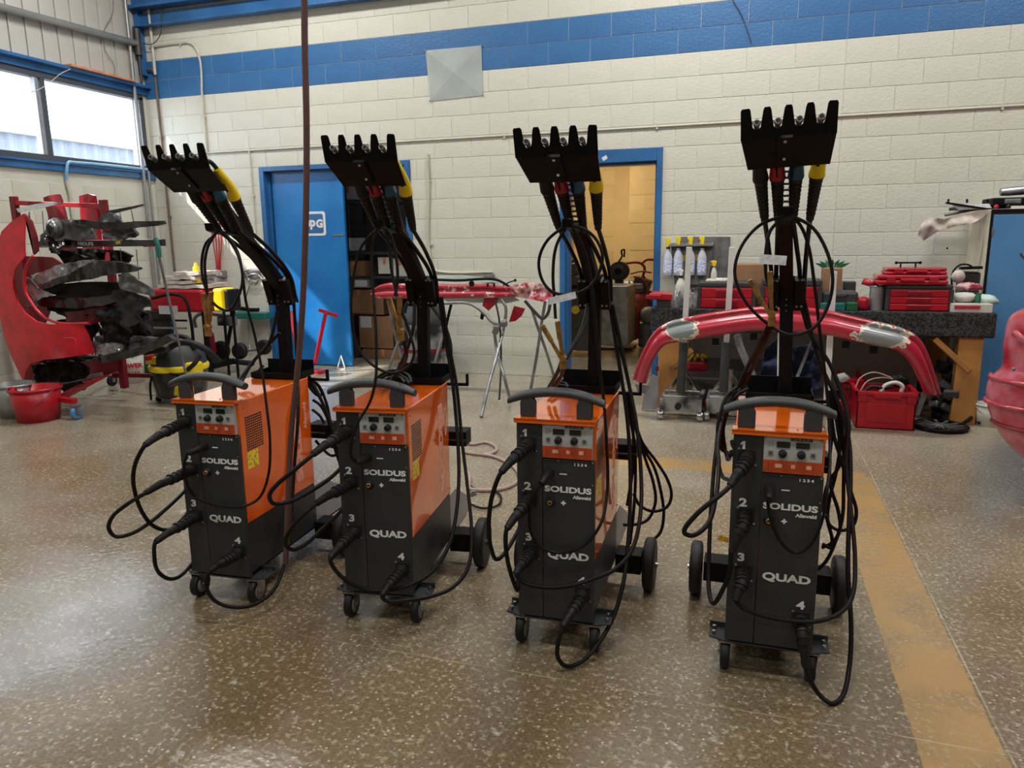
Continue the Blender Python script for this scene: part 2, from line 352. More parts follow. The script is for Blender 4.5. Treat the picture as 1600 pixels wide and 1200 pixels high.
def thing(name, label, cat, org, group=None, rotz=0, local=False):
    o = bpy.data.objects.new(name, None); o.empty_display_size = .05; COL.objects.link(o); o.location = org
    o.rotation_euler = (0, 0, rotz); ORG[o] = Vector((0, 0, 0)) if local else Vector(org)
    return tag(o, label, cat, group)
def tag(o, label, cat, group=None):
    o['label'] = label; o['category'] = cat
    if group: o['group'] = group
    return o
def st(o): o['kind'] = 'structure'; return o
_font = {}
def text(name, s, h, m, parent, o, u, w, ext=.0006, wide=1.0, bold=.0, spacing=1.0, align='CENTER'):
    """letters h tall standing at o, reading along u with their up side along w"""
    cu = bpy.data.curves.new(name, 'FONT'); cu.body = s; cu.size = h/.72; cu.extrude = ext; cu.align_x = align; cu.offset = bold; cu.space_character = spacing; cu.resolution_u = 3
    to = bpy.data.objects.new(name, cu); COL.objects.link(to)
    dg = bpy.context.evaluated_depsgraph_get(); me0 = to.evaluated_get(dg).to_mesh()
    u = Vector(u).normalized(); w = Vector(w).normalized(); n = u.cross(w); b = B()
    ys = [v.co.y for v in me0.vertices]; my = (min(ys)+max(ys))/2 if ys else 0
    b.add([Vector(o)+u*v.co.x*wide+w*(v.co.y-my)+n*v.co.z for v in me0.vertices], [tuple(p.vertices) for p in me0.polygons])
    bpy.data.objects.remove(to); bpy.data.curves.remove(cu)
    return obj(name, b, m, parent)
def copy_tree(o, parent=None):
    c = o.copy(); COL.objects.link(c); ORG[c] = ORG[o].copy(); c.parent = parent
    for ch in o.children: copy_tree(ch, c)
    return c

# ------------------------------------------------------------------ the setting
C8 = .2032; B16 = .4064
st(obj('floor', B().box(-6.76, 6.5, -7, DW+.2, -.12, 0).box(-6.2, 1.4, DW+.2, 12.2, -.12, 0), 'floor', org=(0, 0, 0)))
ZC = 5.2
st(obj('ceiling', B().box(-6.96, 6.7, -7.2, DW+.2, ZC, ZC+.15), 'ceiling'))
st(obj('wall_right', B().box(6.5, 6.7, -7.2, DW+.2, -.12, ZC), 'farwall'))
st(obj('wall_front', B().box(-6.96, 6.7, -7.2, -7, -.12, ZC), 'farwall'))
DL0, DL1, DR0, DR1, DTOP = -5.298, -3.451, -1.836, -.842, 11*C8
wb = B(); y0, y1 = DW+.004, DW+.2
for a, b_, z0, z1 in ((XL-.2, DL0, -.12, ZC), (DL0, DL1, DTOP, ZC), (DL1, DR0, -.12, ZC), (DR0, DR1, DTOP, ZC), (DR1, 6.5, -.12, ZC)): wb.box(a, b_, y0, y1, z0, z1)
wall_back = st(obj('wall_back', wb, 'block', org=(0, DW, 0)))
WY0, WY1, WZ0, WZ1 = 4.2, 7.27, 2.27, 3.06
wl = B(); wl.box(XL-.2, XL-.006, -7, DW+.2, -.12, WZ0-.02); wl.box(XL-.2, XL-.006, -7, WY0, WZ0-.02, ZC); wl.box(XL-.2, XL-.006, WY1, DW+.2, WZ0-.02, ZC); wl.box(XL-.2, XL-.006, WY0, WY1, WZ1+.02, ZC)
wall_left = st(obj('wall_left', wl, 'block', org=(XL, 0, 0)))
_bm = {}
def block_mesh(w, h, m, axis):
    key = (round(w, 3), round(h, 3), m, axis)
    if key in _bm: return _bm[key]
    a, c, d, e = w/2-.0016, h/2-.0016, .0035, .006
    ring_ = lambda k, y: [(-a+k, y, -c+k), (a-k, y, -c+k), (a-k, y, c-k), (-a+k, y, c-k)]
    v = ring_(0, e)+ring_(0, d*.5)+ring_(d*.7, 0); f = [(8, 9, 10, 11)]
    for j in (0, 4): f += [(j+i, j+(i+1) % 4, j+4+(i+1) % 4, j+4+i) for i in range(4)]
    if axis == 'x': v = [(-y, x, z) for x, y, z in v]
    me = bpy.data.meshes.new('block'); me.from_pydata(v, [], f); me.update(); me.materials.append(M[m]); _bm[key] = me; return me
holes = [(DL0, DL1, 0, DTOP), (DR0, DR1, 0, DTOP)]
blocks = []
for row in range(0, 25):
    z0, z1 = row*C8, (row+1)*C8
    ph = -1.75 if row % 2 == 0 else -1.95
    k = math.floor((XL-ph)/B16); cuts = [XL]
    x = ph+(k+1)*B16
    while x < 6.5: cuts.append(x); x += B16
    cuts.append(6.5)
    for h in holes:
        if z0 < h[3]-.01: cuts = [c for c in cuts if not (h[0]-.03 < c < h[1]+.03)]+[h[0], h[1]]
    cuts = [c for c in cuts if abs(c-.69) > .05]+[.69]; cuts.sort()
    for a, b_ in zip(cuts, cuts[1:]):
        if b_-a < .03 or any(z0 < h[3]-.01 and (a+b_)/2 > h[0] and (a+b_)/2 < h[1] for h in holes): continue
        blocks.append(((a+b_)/2, b_-a, (z0+z1)/2, row))
def camdist(x, y, z):
    p = Vector((x, y, z-CH)); zc = p.dot(_f); sx = FPX*p.dot(_r2)/zc; sy = FPX*p.dot(_u2)/zc
    vis = abs(sx) < 830 and abs(sy) < 630 and zc > 0
    return (0 if vis else 100)+p.length
blocks.sort(key=lambda q: camdist(q[0], DW, q[2])+(50 if (-.7 < q[0] < 1.7 and q[2] < .6) or (q[0] > 1.78 and q[2] < 1.6) else 0))
rest = B()
for i, (x, w, z, row) in enumerate(blocks):
    m_ = 'blockblue' if row in (15, 16) else 'block'
    if i < 300:
        o = bpy.data.objects.new('block', block_mesh(w, C8, m_, 'y')); COL.objects.link(o); o.parent = wall_back; o.location = (x, 0, z)
    else:
        me = block_mesh(w, C8, m_, 'y'); bb = B(); rest.add([Vector((x, DW, z))+v.co for v in me.vertices], [tuple(p.vertices) for p in me.polygons]); rest.sm[-len(me.polygons):] = [m_ == 'blockblue']*len(me.polygons)
blueflags = rest.sm[:]; rest.sm = [False]*len(rest.f)
ro = obj('block_courses', rest, 'block', wall_back, org=(0, DW, 0)); ro['kind'] = 'stuff'
ro.data.materials.append(M['blockblue'])
for p, fl in zip(ro.data.polygons, blueflags): p.material_index = 1 if fl else 0
for row in range(0, 10):
    z = (row+.5)*C8
    y = DW-.02-(.2 if row % 2 else 0)-B16/2
    hh = C8
    first = DW-(.2 if row % 2 else 0)
    if row % 2: o = bpy.data.objects.new('block', block_mesh(.2, hh, 'block', 'x')); COL.objects.link(o); o.parent = wall_left; o.location = (0, DW-.1, z)
    for k in range(9):
        o = bpy.data.objects.new('block', block_mesh(B16, hh, 'block', 'x')); COL.objects.link(o); o.parent = wall_left; o.location = (0, first-(k+.5)*B16, z)
# window in the left wall
win = thing('window_1', '', '', (XL, WY0, WZ0)); del win['label']; del win['category']; st(win)
fr = B()
for z in (WZ0, WZ1): fr.box(XL-.09, XL+.012, WY0, WY1, z-.03, z+.03)
for y in (WY0+.025, WY1-.025): fr.box(XL-.09, XL+.012, y-.03, y+.03, WZ0, WZ1)
obj('window_frame', fr, 'winframe', win, bevel=.004)
MU = (5.98, 4.9)
for y in MU:
    obj('mullion', B().box(XL-.08, XL+.014, y-.022, y+.022, WZ0+.03, WZ1-.03), 'winframe', win, bevel=.004)
    obj('mullion', B().box(XL-.06, XL+.006, y-.085, y-.05, WZ0+.03, WZ1-.03), 'tray', win, bevel=.003)
for a, b_ in zip([WY0+.05]+sorted(MU), sorted(MU)+[WY1-.05]): obj('pane', B().box(XL-.05, XL-.044, a, b_, WZ0+.03, WZ1-.03), 'glass', win)
st(obj('trim_1', B().box(XL-.01, XL+.03, -7, DW-.002, 2.15, WZ0-.03).box(XL-.01, XL+.05, -7, DW-.002, 2.215, 2.235), 'steelblue', bevel=.003))
st(obj('trim_2', B().box(XL-.01, XL+.03, -7, DW-.002, WZ1+.03, 3.17).box(XL-.01, XL+.09, -7, DW-.002, 3.16, 3.19), 'steelblue', bevel=.003))
# vertical siding boards above the window: each rib panel its own piece
y = DW-.03
for k in range(22):
    w = .18; o = obj('siding_panel', B().box(XL-.008, XL+.004, y-w+.006, y-.006, 3.19, ZC-.02).box(XL-.008, XL+.016, y-w, y-w+.012, 3.19, ZC-.02), 'siding', wall_left); y -= w
# steel beams high on the back wall
bmx = B().box(XL+.02, 3.4, DW-.05, DW-.001, 3.81, 3.945).box(XL+.02, 3.4, DW-.12, DW-.001, 3.80, 3.815)
st(obj('trim_3', bmx, 'steelblue', bevel=.003))
st(obj('trim_4', B().box(XL+.02, 3.4, DW-.16, DW-.01, 3.985, 4.02).box(XL+.02, 3.4, DW-.10, DW-.08, 4.0, 4.16).box(XL+.02, 3.4, DW-.16, DW-.01, 4.15, 4.18), 'steelblue', bevel=.003))
st(obj('trim_5', B().box(XL+.005, XL+.07, DW-.08, DW-.002, 3.30, ZC-.02), 'steelblue', bevel=.003))
# outside the window
ob = B(); xo = -17.0
tp = LX(100, 219, xo).z
for k in range(70):
    y = 4+k*.35; ob.add([(xo, y, -1), (xo+.05, y+.1, -1), (xo+.05, y+.2, -1), (xo, y+.3, -1), (xo, y, tp), (xo+.05, y+.1, tp), (xo+.05, y+.2, tp), (xo, y+.3, tp), (xo, y+.35, -1), (xo, y+.35, tp)], [(0, 1, 5, 4), (1, 2, 6, 5), (2, 3, 7, 6), (3, 8, 9, 7)])
bld = obj('neighbour_building', ob, 'roofsheet'); bld2 = obj('gutter', B().box(xo-.05, xo+.2, 4, 28.5, tp-.02, tp+.12), 'siding', bld); tag(bld, 'white ribbed sheet metal building seen outside the window', 'building')
st(obj('trim_7', B().box(-40, -6.96, -20, 40, -1.2, -1.0), 'farwall'))

# doors
def door_frame(name, x0, x1, top, wd, head, thick=.14):
    t = thing(name, '', '', ((x0+x1)/2, DW, 0)); del t['label']; del t['category']; st(t)
    b = B().box(x0, x0+wd, DW-.02, DW+thick, 0, top).box(x1-wd, x1, DW-.02, DW+thick, 0, top).box(x0+wd, x1-wd, DW-.02, DW+thick, top-head, top)
    obj('door_frame', b, 'steelblue', t, bevel=.004)
    s = B().box(x0+wd, x0+wd+.02, DW+.06, DW+thick, 0, top-head).box(x1-wd-.02, x1-wd, DW+.06, DW+thick, 0, top-head).box(x0+wd, x1-wd, DW+.06, DW+thick, top-head-.02, top-head)
    obj('door_stop', s, 'steelblue', t); return t
d1 = door_frame('door_1', DL0, DL1, DTOP, .06, .05, .2)
d2 = door_frame('door_2', DR0, DR1, DTOP, .052, .12, .2)
leaf = obj('door_leaf', B().box(DL0+.10, -4.30, DW+.07, DW+.11, .01, DTOP-.07), 'doorblue', d1, bevel=.004)
yL = DW+.068
sg = obj('sign', B().box(-4.79, -4.50, yL-.004, yL, 1.40, 1.72), 'white', leaf, bevel=.0)
sgp = W(473, 331, yL), W(510, 368, yL)
sx0, sx1, sz0, sz1 = sgp[0].x, sgp[1].x, sgp[1].z, sgp[0].z
sg.location = sg.location; bpy.data.objects.remove(sg)
rr = .03; poly = []
for cx, cz, a0 in ((sx1-rr, sz0+rr, -90), (sx1-rr, sz1-rr, 0), (sx0+rr, sz1-rr, 90), (sx0+rr, sz0+rr, 180)):
    for k in range(4): a = R(a0+30*k); poly.append((cx+rr*math.cos(a), cz+rr*math.sin(a)))
obj('sign_plate', B().prism(poly, (0, yL, 0), (1, 0, 0), (0, 0, 1), (0, -.003, 0)), 'white', leaf)
c_ = ((sx0+sx1)/2, (sz0+sz1)/2); pin = [(c_[0]+(x-c_[0])*.80, c_[1]+(z-c_[1])*.80) for x, z in poly]
obj('sign_field', B().prism(pin, (0, yL-.003, 0), (1, 0, 0), (0, 0, 1), (0, -.0015, 0)), 'blockblue', leaf)
text('lettering', 'pp', .10, 'white', leaf, ((sx0+sx1)/2-.05, yL-.006, (sz0+sz1)/2-.012), (1, 0, 0), (0, 0, 1), bold=.006, spacing=.85)
text('lettering', 'G', .085, 'white', leaf, (sx1-.075, yL-.006, (sz0+sz1)/2), (1, 0, 0), (0, 0, 1), bold=.006)
obj('latch_plate', B().box(-4.45, -4.31, yL-.004, yL, 1.47, 1.49), 'steel', leaf)
lbl = W(945, 247, DW-.02); obj('rating_label', B().obox((lbl.x, DW-.022, lbl.z), (.05, .002, .035), (0, R(-30), 0)), 'paper', d2)
# storage room behind the double door, back room behind the doorway
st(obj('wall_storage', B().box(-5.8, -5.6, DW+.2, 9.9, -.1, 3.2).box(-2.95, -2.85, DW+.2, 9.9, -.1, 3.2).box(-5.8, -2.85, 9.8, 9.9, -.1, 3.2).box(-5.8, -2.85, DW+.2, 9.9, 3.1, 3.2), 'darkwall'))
tb = B(); yb = 11.9; xk = W(990, 400, yb).x
st(obj('wall_back_room', B().box(-2.84, -2.75, DW+.2, yb, -.1, 3.4).box(-2.84, xk, yb, yb+.1, -.1, 3.4).box(1.3, 1.4, DW+.2, yb+.1, -.1, 3.4).box(xk, xk+.1, yb-.499, yb, -.1, 3.39).box(xk, 1.3, yb-.5, yb-.42, -.1, 3.4).box(-2.84, 1.4, DW+.2, yb+.1, 3.3, 3.4), 'tanwall'))
bc = B()
for row in range(15):
    for k in range(9):
        x = -2.7+k*B16+(.2 if row % 2 else 0)
        if x+B16 < xk-.12: bc.box(x+.003, x+B16-.003, yb-.006, yb, row*C8+.003, row*C8+C8-.003)
        x2 = xk+.01+k*B16+(.2 if row % 2 else 0)
        if x2+B16 < 1.3: bc.box(x2+.003, x2+B16-.003, yb-.506, yb-.5, row*C8+.003, row*C8+C8-.003)
q = obj('block_courses', bc, 'tanwall', bpy.data.objects['wall_back_room']); q['kind'] = 'stuff'

# conduits, pipes and what is fixed to the walls
def pipe(label, pts, r, m, cat='pipe', name='conduit', clips=None, sub=5):
    p0 = Vector(pts[0]); t = obj(name, B().tube(pts, r, 8, sub), m); tag(t, label, cat)
    if clips:
        for c, ax in clips:
            obj('clip', B().obox(c, (.05, .012, .02) if ax == 'v' else (.02, .012, .05)), m, t)
    return t
yw = DW-.014
zc_ = 2.42
pts = [(-6.6, yw, zc_), (-4, yw, zc_), (0, yw, zc_), (3.0, yw, zc_)]
pipe('long horizontal cream conduit running across the block wall', pts, .009, 'pipepaint', 'conduit', sub=1, clips=[((x, yw, zc_), 'h') for x in (-5.4, -3.9, -2.4, -.9, .5, 1.9)])
c1 = W(668, 240, yw); c2 = W(682, 425, yw); c3 = W(720, 440, yw); c4 = W(770, 441, yw)
pipe('cream conduit dropping down the wall between the two doorways', [(c1.x, yw, c1.z), (c1.x, yw, c1.z-.3), (c1.x, yw, c2.z+.1), (c1.x+.04, yw, c2.z+.02), (c1.x+.12, yw, c2.z), (c4.x, yw, c2.z)], .014, 'pipepaint', 'conduit', clips=[((c1.x, yw, W(675, 282, yw).z), 'v'), ((c1.x, yw, W(676, 382, yw).z), 'v')])
ol = W(765, 434, DW-.03); t = obj('outlet_box', B().box(ol.x-.06, ol.x+.05, DW-.05, DW-.001, ol.z-.035, ol.z+.035), 'steel', bevel=.004); tag(t, 'grey outlet box on the wall above the red rail', 'outlet'); obj('socket_face', B().box(ol.x-.045, ol.x-.005, DW-.053, DW-.05, ol.z-.02, ol.z+.02).box(ol.x+.002, ol.x+.04, DW-.053, DW-.05, ol.z-.02, ol.z+.02), 'greyplastic', t)
a = W(270, 67, yw); b_ = W(303, 70, yw)
x_ = W(310, 85, yw).x
pipe('cream conduit curving down over the blue band near the corner', [(-6.62, yw, a.z-.02), (x_-.25, yw, a.z-.01), (x_-.08, yw, a.z-.03), (x_, yw, a.z-.14), (x_, yw, 3.0), (x_+.0, yw, 2.42)], .012, 'pipepaint', 'conduit', clips=[((x_, yw, W(322, 182, yw).z), 'v'), ((-6.2, yw, a.z-.015), 'h')])
g1 = W(390, 240, yw)
pipe('thin cream conduit dropping beside the blue double door', [(g1.x, yw, g1.z-.01), (g1.x, yw, 1.6), (g1.x, yw, 1.15)], .009, 'pipepaint', 'conduit', sub=1, clips=[((g1.x, yw, 1.93), 'v')])
w1 = W(342, 240, yw)
pipe('thin grey wire hanging behind the leftmost welder rack', [(x_, yw, 2.40), (x_+.01, yw, 2.2), (x_+.04, yw, 2.0), (x_+.05, yw, 1.3)], .005, 'pipepaint', 'wire')
k1 = W(260, 290, yw)
pipe('brown rusty pipe standing up the back wall next to the corner', [(k1.x, yw-.005, 3.33), (k1.x, yw-.005, 2.0), (k1.x, yw-.005, .9)], .013, 'rustpipe', 'pipe', sub=1, clips=[((k1.x, yw, 2.62), 'v'), ((k1.x, yw, 1.72), 'v')])
pipe('short brown pipe with an elbow at the corner over the window', [(k1.x, yw-.02, 3.33), (k1.x-.02, yw-.02, 3.36), (k1.x-.10, yw-.02, 3.36), (XL+.06, yw-.02, 3.35)], .012, 'rustpipe', 'pipe')
u1 = W(236, 20, yw)
pipe('blue and white pipe stub hanging below the blue beam', [(u1.x, yw-.03, 4.5), (u1.x, yw-.03, 3.62), (u1.x, yw-.03, 3.30)], .017, 'pipepaint', 'pipe', sub=1)
xw = XL+.05; v1 = LX(203, 60, xw); v2 = LX(226, 300, xw)
pipe('tall galvanised pipe standing in front of the window near the corner', [(xw, 7.12, 4.9), (xw, 7.12, 3.0), (xw, 7.12, .35)], .02, 'galv', 'pipe', sub=1)
pipe('thinner galvanised pipe standing close behind the tall one', [(xw, 7.2, 2.27), (xw, 7.2, 1.2), (xw, 7.2, .7)], .014, 'galv', 'pipe', sub=1)
pipe('thick grey pipe running along the siding above the window', [(XL+.07, 2.0, 3.44), (XL+.07, 5.6, 3.57), (XL+.07, 7.25, 3.625)], .036, 'galv', 'pipe', sub=1, clips=[((XL+.05, 6.25, 3.6), 'h')])
pl = obj('pipe_joint', B().cyl((XL+.07, 7.22, 3.50), (XL+.07, 7.22, 3.78), .04).cyl((XL+.07, 7.22, 3.2), (XL+.07, 7.22, 3.5), .015), 'darkgrey'); tag(pl, 'dark pipe joint in the corner under the blue beam', 'pipe joint')
pipe('pale blue pipe under the window turning down the wall', [(XL+.05, 7.2, 2.255), (XL+.05, 6.2, 2.245), (XL+.05, 6.13, 2.24), (XL+.05, 6.1, 2.18), (XL+.03, 6.1, 2.06)], .016, 'lightblue', 'pipe')
pipe('cream pipe running down the left wall below the pale blue one', [(XL+.03, 6.1, 2.05), (XL+.03, 6.12, 1.95), (XL+.03, 6.13, .9)], .018, 'pipepaint', 'pipe', sub=1)
p1 = LX(105, 107, XL+.06); p2 = LX(207, 125, XL+.06)
pk = obj('wooden_plank', B().bar((XL+.07, p1.y, 3.20), (XL+.07, 7.08, 3.20), .10, .022), 'plank', bevel=.002); tag(pk, 'orange wooden plank lying on the blue ledge over the window', 'plank')
pipe('thin white wire looping down from the plank across the window', [LX(110, 108, XL+.1), LX(95, 115, XL+.1), LX(80, 127, XL+.1), LX(60, 140, XL+.1), LX(30, 146, XL+.1), LX(0, 138, XL+.1)], .004, 'pipepaint', 'wire')
pipe('thin grey wire hanging against the ribbed siding', [LX(177, 0, XL+.03), LX(176, 20, XL+.03), LX(162, 50, XL+.03), LX(165, 80, XL+.03), LX(178, 100, XL+.03), LX(180, 120, XL+.03)], .004, 'greyplastic', 'wire')
pipe('dark wire looping off the blue beam in the corner', [W(262, 0, DW-.1), W(252, 25, DW-.08), W(252, 50, DW-.08), W(240, 68, DW-.08), W(220, 68, DW-.08)], .005, 'darkgrey', 'wire')
pipe('short black wire hanging over the blue band on the right', [W(1145, 0, DW-.02), W(1158, 22, DW-.02), W(1168, 48, DW-.02), W(1174, 66, DW-.02)], .004, 'darkgrey', 'wire')
# clear plastic sheet taped over the vent
q = [W(665, 79, DW-.01), W(752, 71, DW-.01), W(754, 149, DW-.01), W(672, 158, DW-.01)]
sh = B(); c = (q[0]+q[1]+q[2]+q[3])/4+Vector((0, -.035, 0))
sh.add(q+[c], [(0, 4, 1), (1, 4, 2), (2, 4, 3), (3, 4, 0)])
sh.add([p+Vector((0, .004, 0)) for p in q+[c]], [(1, 4, 0), (2, 4, 1), (3, 4, 2), (0, 4, 3)])
t = obj('plastic_sheet', sh, 'plate'); tag(t, 'square sheet of clear plastic fixed over the blue band', 'plastic sheet')
for p in q: obj('screw', B().cyl(p+Vector((0, -.008, 0))*1, p+Vector((0, .0, 0)), .008, 8), 'steel', t)
# left: red cables on wall outlet
o1 = W(346, 428, DW-.03); t = thing('outlet_box', 'white twin outlet box with red leads plugged in', 'outlet', (o1.x, DW, o1.z))
obj('box', B().box(o1.x-.06, o1.x+.06, DW-.07, DW-.001, o1.z-.04, o1.z+.04), 'greyplastic', t, bevel=.006)
for k in (-.025, .025): obj('socket', B().box(o1.x+k-.018, o1.x+k+.018, DW-.074, DW-.07, o1.z-.02, o1.z+.02), 'bucketwhite', t)
for k, dx in enumerate((-.05, -.02, .01, .035)):
    top = W(338+k*4, 366, DW-.04)
    pipe(['leftmost red lead', 'second red lead', 'third red lead', 'rightmost red lead'][k]+' hanging down to the wall outlet', [(o1.x+dx*1.3-.02, DW-.03, o1.z+.75), (o1.x+dx*1.4, DW-.04, o1.z+.4), (o1.x+dx*.7, DW-.06, o1.z+.15), (o1.x+dx*.6, DW-.07, o1.z+.03)], .007, 'red', 'cable', name='red_lead')

# ------------------------------------------------------------------ the four welders
POSE = {1: (-1.946, 2.274, .056), 2: (-1.266, 2.308, .119), 3: (-.588, 2.307, .024), 4: (.105, 2.332, -.001)}
TILT = {1: (-.15, .2), 2: (0, 1.25), 3: (1.57, .69), 4: (-1.41, -2.14)}
POS = {1: 'leftmost', 2: 'second from left', 3: 'third from left', 4: 'rightmost'}
def MW(m, p):
    X, Y, a = POSE[m]; p = Vector(p); return Vector((X+p.x*math.cos(a)-p.y*math.sin(a), Y+p.x*math.sin(a)+p.y*math.cos(a), p.z))
def MO(m, px, py, y):
    """point of machine m's own frame seen at px,py at depth y; kept outside the casing"""
    X, Y, a = POSE[m]; ca, sa = math.cos(a), math.sin(a)
    t = lambda v: Vector((v.x*ca+v.y*sa, -v.x*sa+v.y*ca, v.z))
    o = t(Vector((0, 0, CH))-Vector((X, Y, 0))); d = t(ray(px, py))
    at = lambda yy: o+d*((yy-o.y)/d.y)
    if at(y).z < .009: return o+d*((.009-o.z)/d.z)
    p = at(y); x0, x1, ya, z1 = -.150, .150, -.040, .845
    if p.y > ya and p.z < z1 and x0 < p.x < x1 and p.y < .53:
        # step back towards the camera until clear of the case
        q = p
        for k in range(200):
            q = at(q.y-.005)
            if q.y <= ya or not (x0 < q.x < x1) or q.z > z1: break
        p = q
    return p
def AT(m, p):
    """the post of each machine leans a little its own way"""
    p = Vector(p); bp = Vector((.02, .5, .81)); d = p-bp; rx, ry = R(TILT[m][0]), R(TILT[m][1])
    return bp+Vector((d.x+ry*d.z, d.y-rx*d.z, d.z+rx*d.y-ry*d.x))
def screw(b, x, y, z, ax='y', r=.004):
    d = {'y': (0, -.004, 0), 'x': (.004, 0, 0), 'z': (0, 0, .003)}[ax]; b.cyl(Vector((x, y, z)), Vector((x, y, z))+Vector(d), r, 8)
def build_body():
    t = thing('welding_machine', 'orange welding machine', 'welding machine', (0, 0, 0), 'orange welding machines in a row', local=True)
    obj('lower_case', B().box(-.128, .128, -.010, .505, .13, .336), 'panel', t, bevel=.003)
    cv = obj('cover', B().box(-.131, .131, -.008, .507, .336, .820), 'orange', t, bevel=.004)
    obj('side_plate', B().box(-.133, -.128, .02, .50, .15, .34), 'orange', t, bevel=.001)
    obj('front_lip', B().box(-.140, .134, -.036, .02, .816, .826).box(-.140, .134, -.036, -.033, .810, .826), 'orange', t, bevel=.0015)
    obj('side_strip', B().box(-.134, -.0465, -.022, -.008, .118, .812), 'panel', t, bevel=.0015)
    mp = obj('front_panel', B().box(-.0445, .131, -.022, -.008, .118, .690), 'panel', t, bevel=.0015)
    dp = obj('control_panel', B().box(-.0445, .122, -.026, -.008, .695, .810), 'face', t, bevel=.001)
    obj('lower_band', B().box(-.0440, .1215, -.0275, -.0255, .6955, .735), 'facered', dp)
    for x0 in (-.008, .047):
        obj('display', B().box(x0, x0+.038, -.0280, -.0255, .776, .794), 'lcd', dp)
    for x in (.010, .063):
        k = B(); k.lathe((x, -.026, .757), (0, -1, 0), [(0, .0125), (.012, .0115), (.016, .010), (.0165, .002)], 20); k.box(x-.001, x+.001, -.0435, -.042, .757, .767)
        obj('knob', k, 'rubber', dp)
    for x in (-.024, .096): obj('button', B().box(x-.007, x+.007, -.028, -.026, .750, .764), 'greyplastic', dp); obj('button_mark', B().box(x-.0035, x+.0035, -.0285, -.028, .7535, .7605), 'darktext', dp)
    for x, w in ((.000, .012), (.042, .007), (.086, .009)): obj('pictogram', B().box(x-w/1.2, x+w/1.2, -.0283, -.0274, .712, .724), 'sidetext', dp)
    dots = B()
    for x0 in (-.030, .088):
        for i in range(2):
            for j in range(4): dots.box(x0+i*.009, x0+i*.009+.002, -.0268, -.0258, .776+j*.005, .778+j*.005)
    for j in range(5):
        for x0 in (-.030, .098): dots.box(x0, x0+.002, -.0283, -.0274, .702+j*.006, .704+j*.006)
    o = obj('indicator_marks', dots, 'darktext', dp); o['kind'] = 'stuff'
    obj('numeral', B().prism([(-.0035, -.013), (.0045, -.013), (.0045, .013), (-.0025, .013), (-.0095, .006), (-.0095, .001), (-.0035, .0035)], (-.103, -.0222, .774), (1, 0, 0), (0, 0, 1), (0, -.001, 0)), 'white', t)
    text('lettering', 'SOLIDUS', .0075, 'darktext', dp, (.062, -.0270, .802), (1, 0, 0), (0, 0, 1), wide=1.5, bold=.0008)
    text('brand_name', 'SOLIDUS', .0195, 'white', mp, (.041, -.0232, .587), (1, 0, 0), (0, 0, 1), wide=1.48, bold=.0010)
    text('brand_word', 'Allsweld', .0105, 'white', mp, (.088, -.0232, .563), (1, 0, 0), (0, 0, 1), wide=1.2, bold=.0006)
    text('model_name', 'QUAD', .0245, 'white', mp, (.042, -.0232, .352), (1, 0, 0), (0, 0, 1), wide=1.42, bold=.0013)
    obj('minus_sign', B().box(.013, .037, -.0232, -.0220, .6385, .6420), 'white', mp)
    text('plus_sign', '+', .020, 'white', mp, (.026, -.0232, .540), (1, 0, 0), (0, 0, 1), wide=1.05, bold=.0012)
    text('channel_numbers', '1 2 3 4', .0085, 'white', mp, (.082, -.0232, .676), (1, 0, 0), (0, 0, 1), wide=1.3, bold=.0004)
    for s_, x, z, pr in (('2', -.097, .590, 'side'), ('3', -.095, .408, 'side'), ('4', .089, .270, 'front')):
        text('numeral', s_, .026, 'white', t, (x, -.0232, z), (1, 0, 0), (0, 0, 1), wide=1.35, bold=.0012)
    for x, z in ((-.092, .736), (-.088, .546), (-.086, .355), (.092, .222)):
        sk = obj('socket', B().box(x-.026, x+.026, -.026, -.022, z-.026, z+.026).lathe((x, -.026, z), (0, -1, 0), [(0, .021), (.016, .021), (.02, .019)], 18), 'rubber', t, bevel=.001)
        sc = B(); screw(sc, x-.024, -.022, z+.027); screw(sc, x+.026, -.022, z-.022); obj('screw', sc, 'chrome', sk)
    obj('plus_socket', B().lathe((-.019, -.022, .540), (0, -1, 0), [(0, .017), (.004, .016), (.012, .012)], 16), 'rubber', t)
    obj('brass_insert', B().lathe((-.019, -.030, .540), (0, -1, 0), [(0, .009), (.007, .009), (.007, .004), (.002, .004)], 14), 'brass', t)
    sc = B()
    for x, z in ((.010, .686), (.124, .686), (.124, .610), (-.040, .802), (.118, .802), (-.040, .700), (.118, .700)): screw(sc, x, -.0222 if z < .69 else -.0262, z, r=.0028)
    obj('screws', sc, 'chrome', t)
    sc = B()
    for y, z in ((.02, .79), (.02, .36), (.49, .79), (.49, .36)): screw(sc, .131, y, z, 'x', .003)
    for x in (-.08, .05): screw(sc, x, .0, .826, 'z', .003)
    obj('screws', sc, 'orange', t)
    vt = B()
    for i in range(9):
        for j in range(14):
            y = .026+i*.0125; z = .618+j*.0098; vt.box(.1306, .1318, y, y+.0095, z, z+.0062)
    o = obj('vent_slots', vt, 'lcd', t); o['kind'] = 'stuff'
    wl_ = obj('warning_label', B().box(.1306, .1314, .022, .096, .546, .612), 'label', t)
    text('side_brand_name', 'SOLIDUS', .052, 'sidetext', cv, (.1315, .388, .565), (0, 0, 1), (0, -1, 0), wide=1.30, bold=.004)
    text('side_brand_word', 'Allsweld', .024, 'sidetext', cv, (.1315, .458, .658), (0, 0, 1), (0, -1, 0), wide=1.05, bold=.001)
    # handle
    secs = []
    for k in range(15):
        u = -1+k*2/14; x = -.006+u*.162; z = .876+.033*(1-abs(u)**2.2); w = .026*(1-.18*abs(u)**6); hh = .0165*(1-.25*abs(u)**4)
        secs.append([(x, .010+w*math.cos(a)*(1 if abs(math.cos(a)) > .01 else 1), z+hh*math.sin(a)) for a in [2*math.pi*i/14+.22 for i in range(14)]])
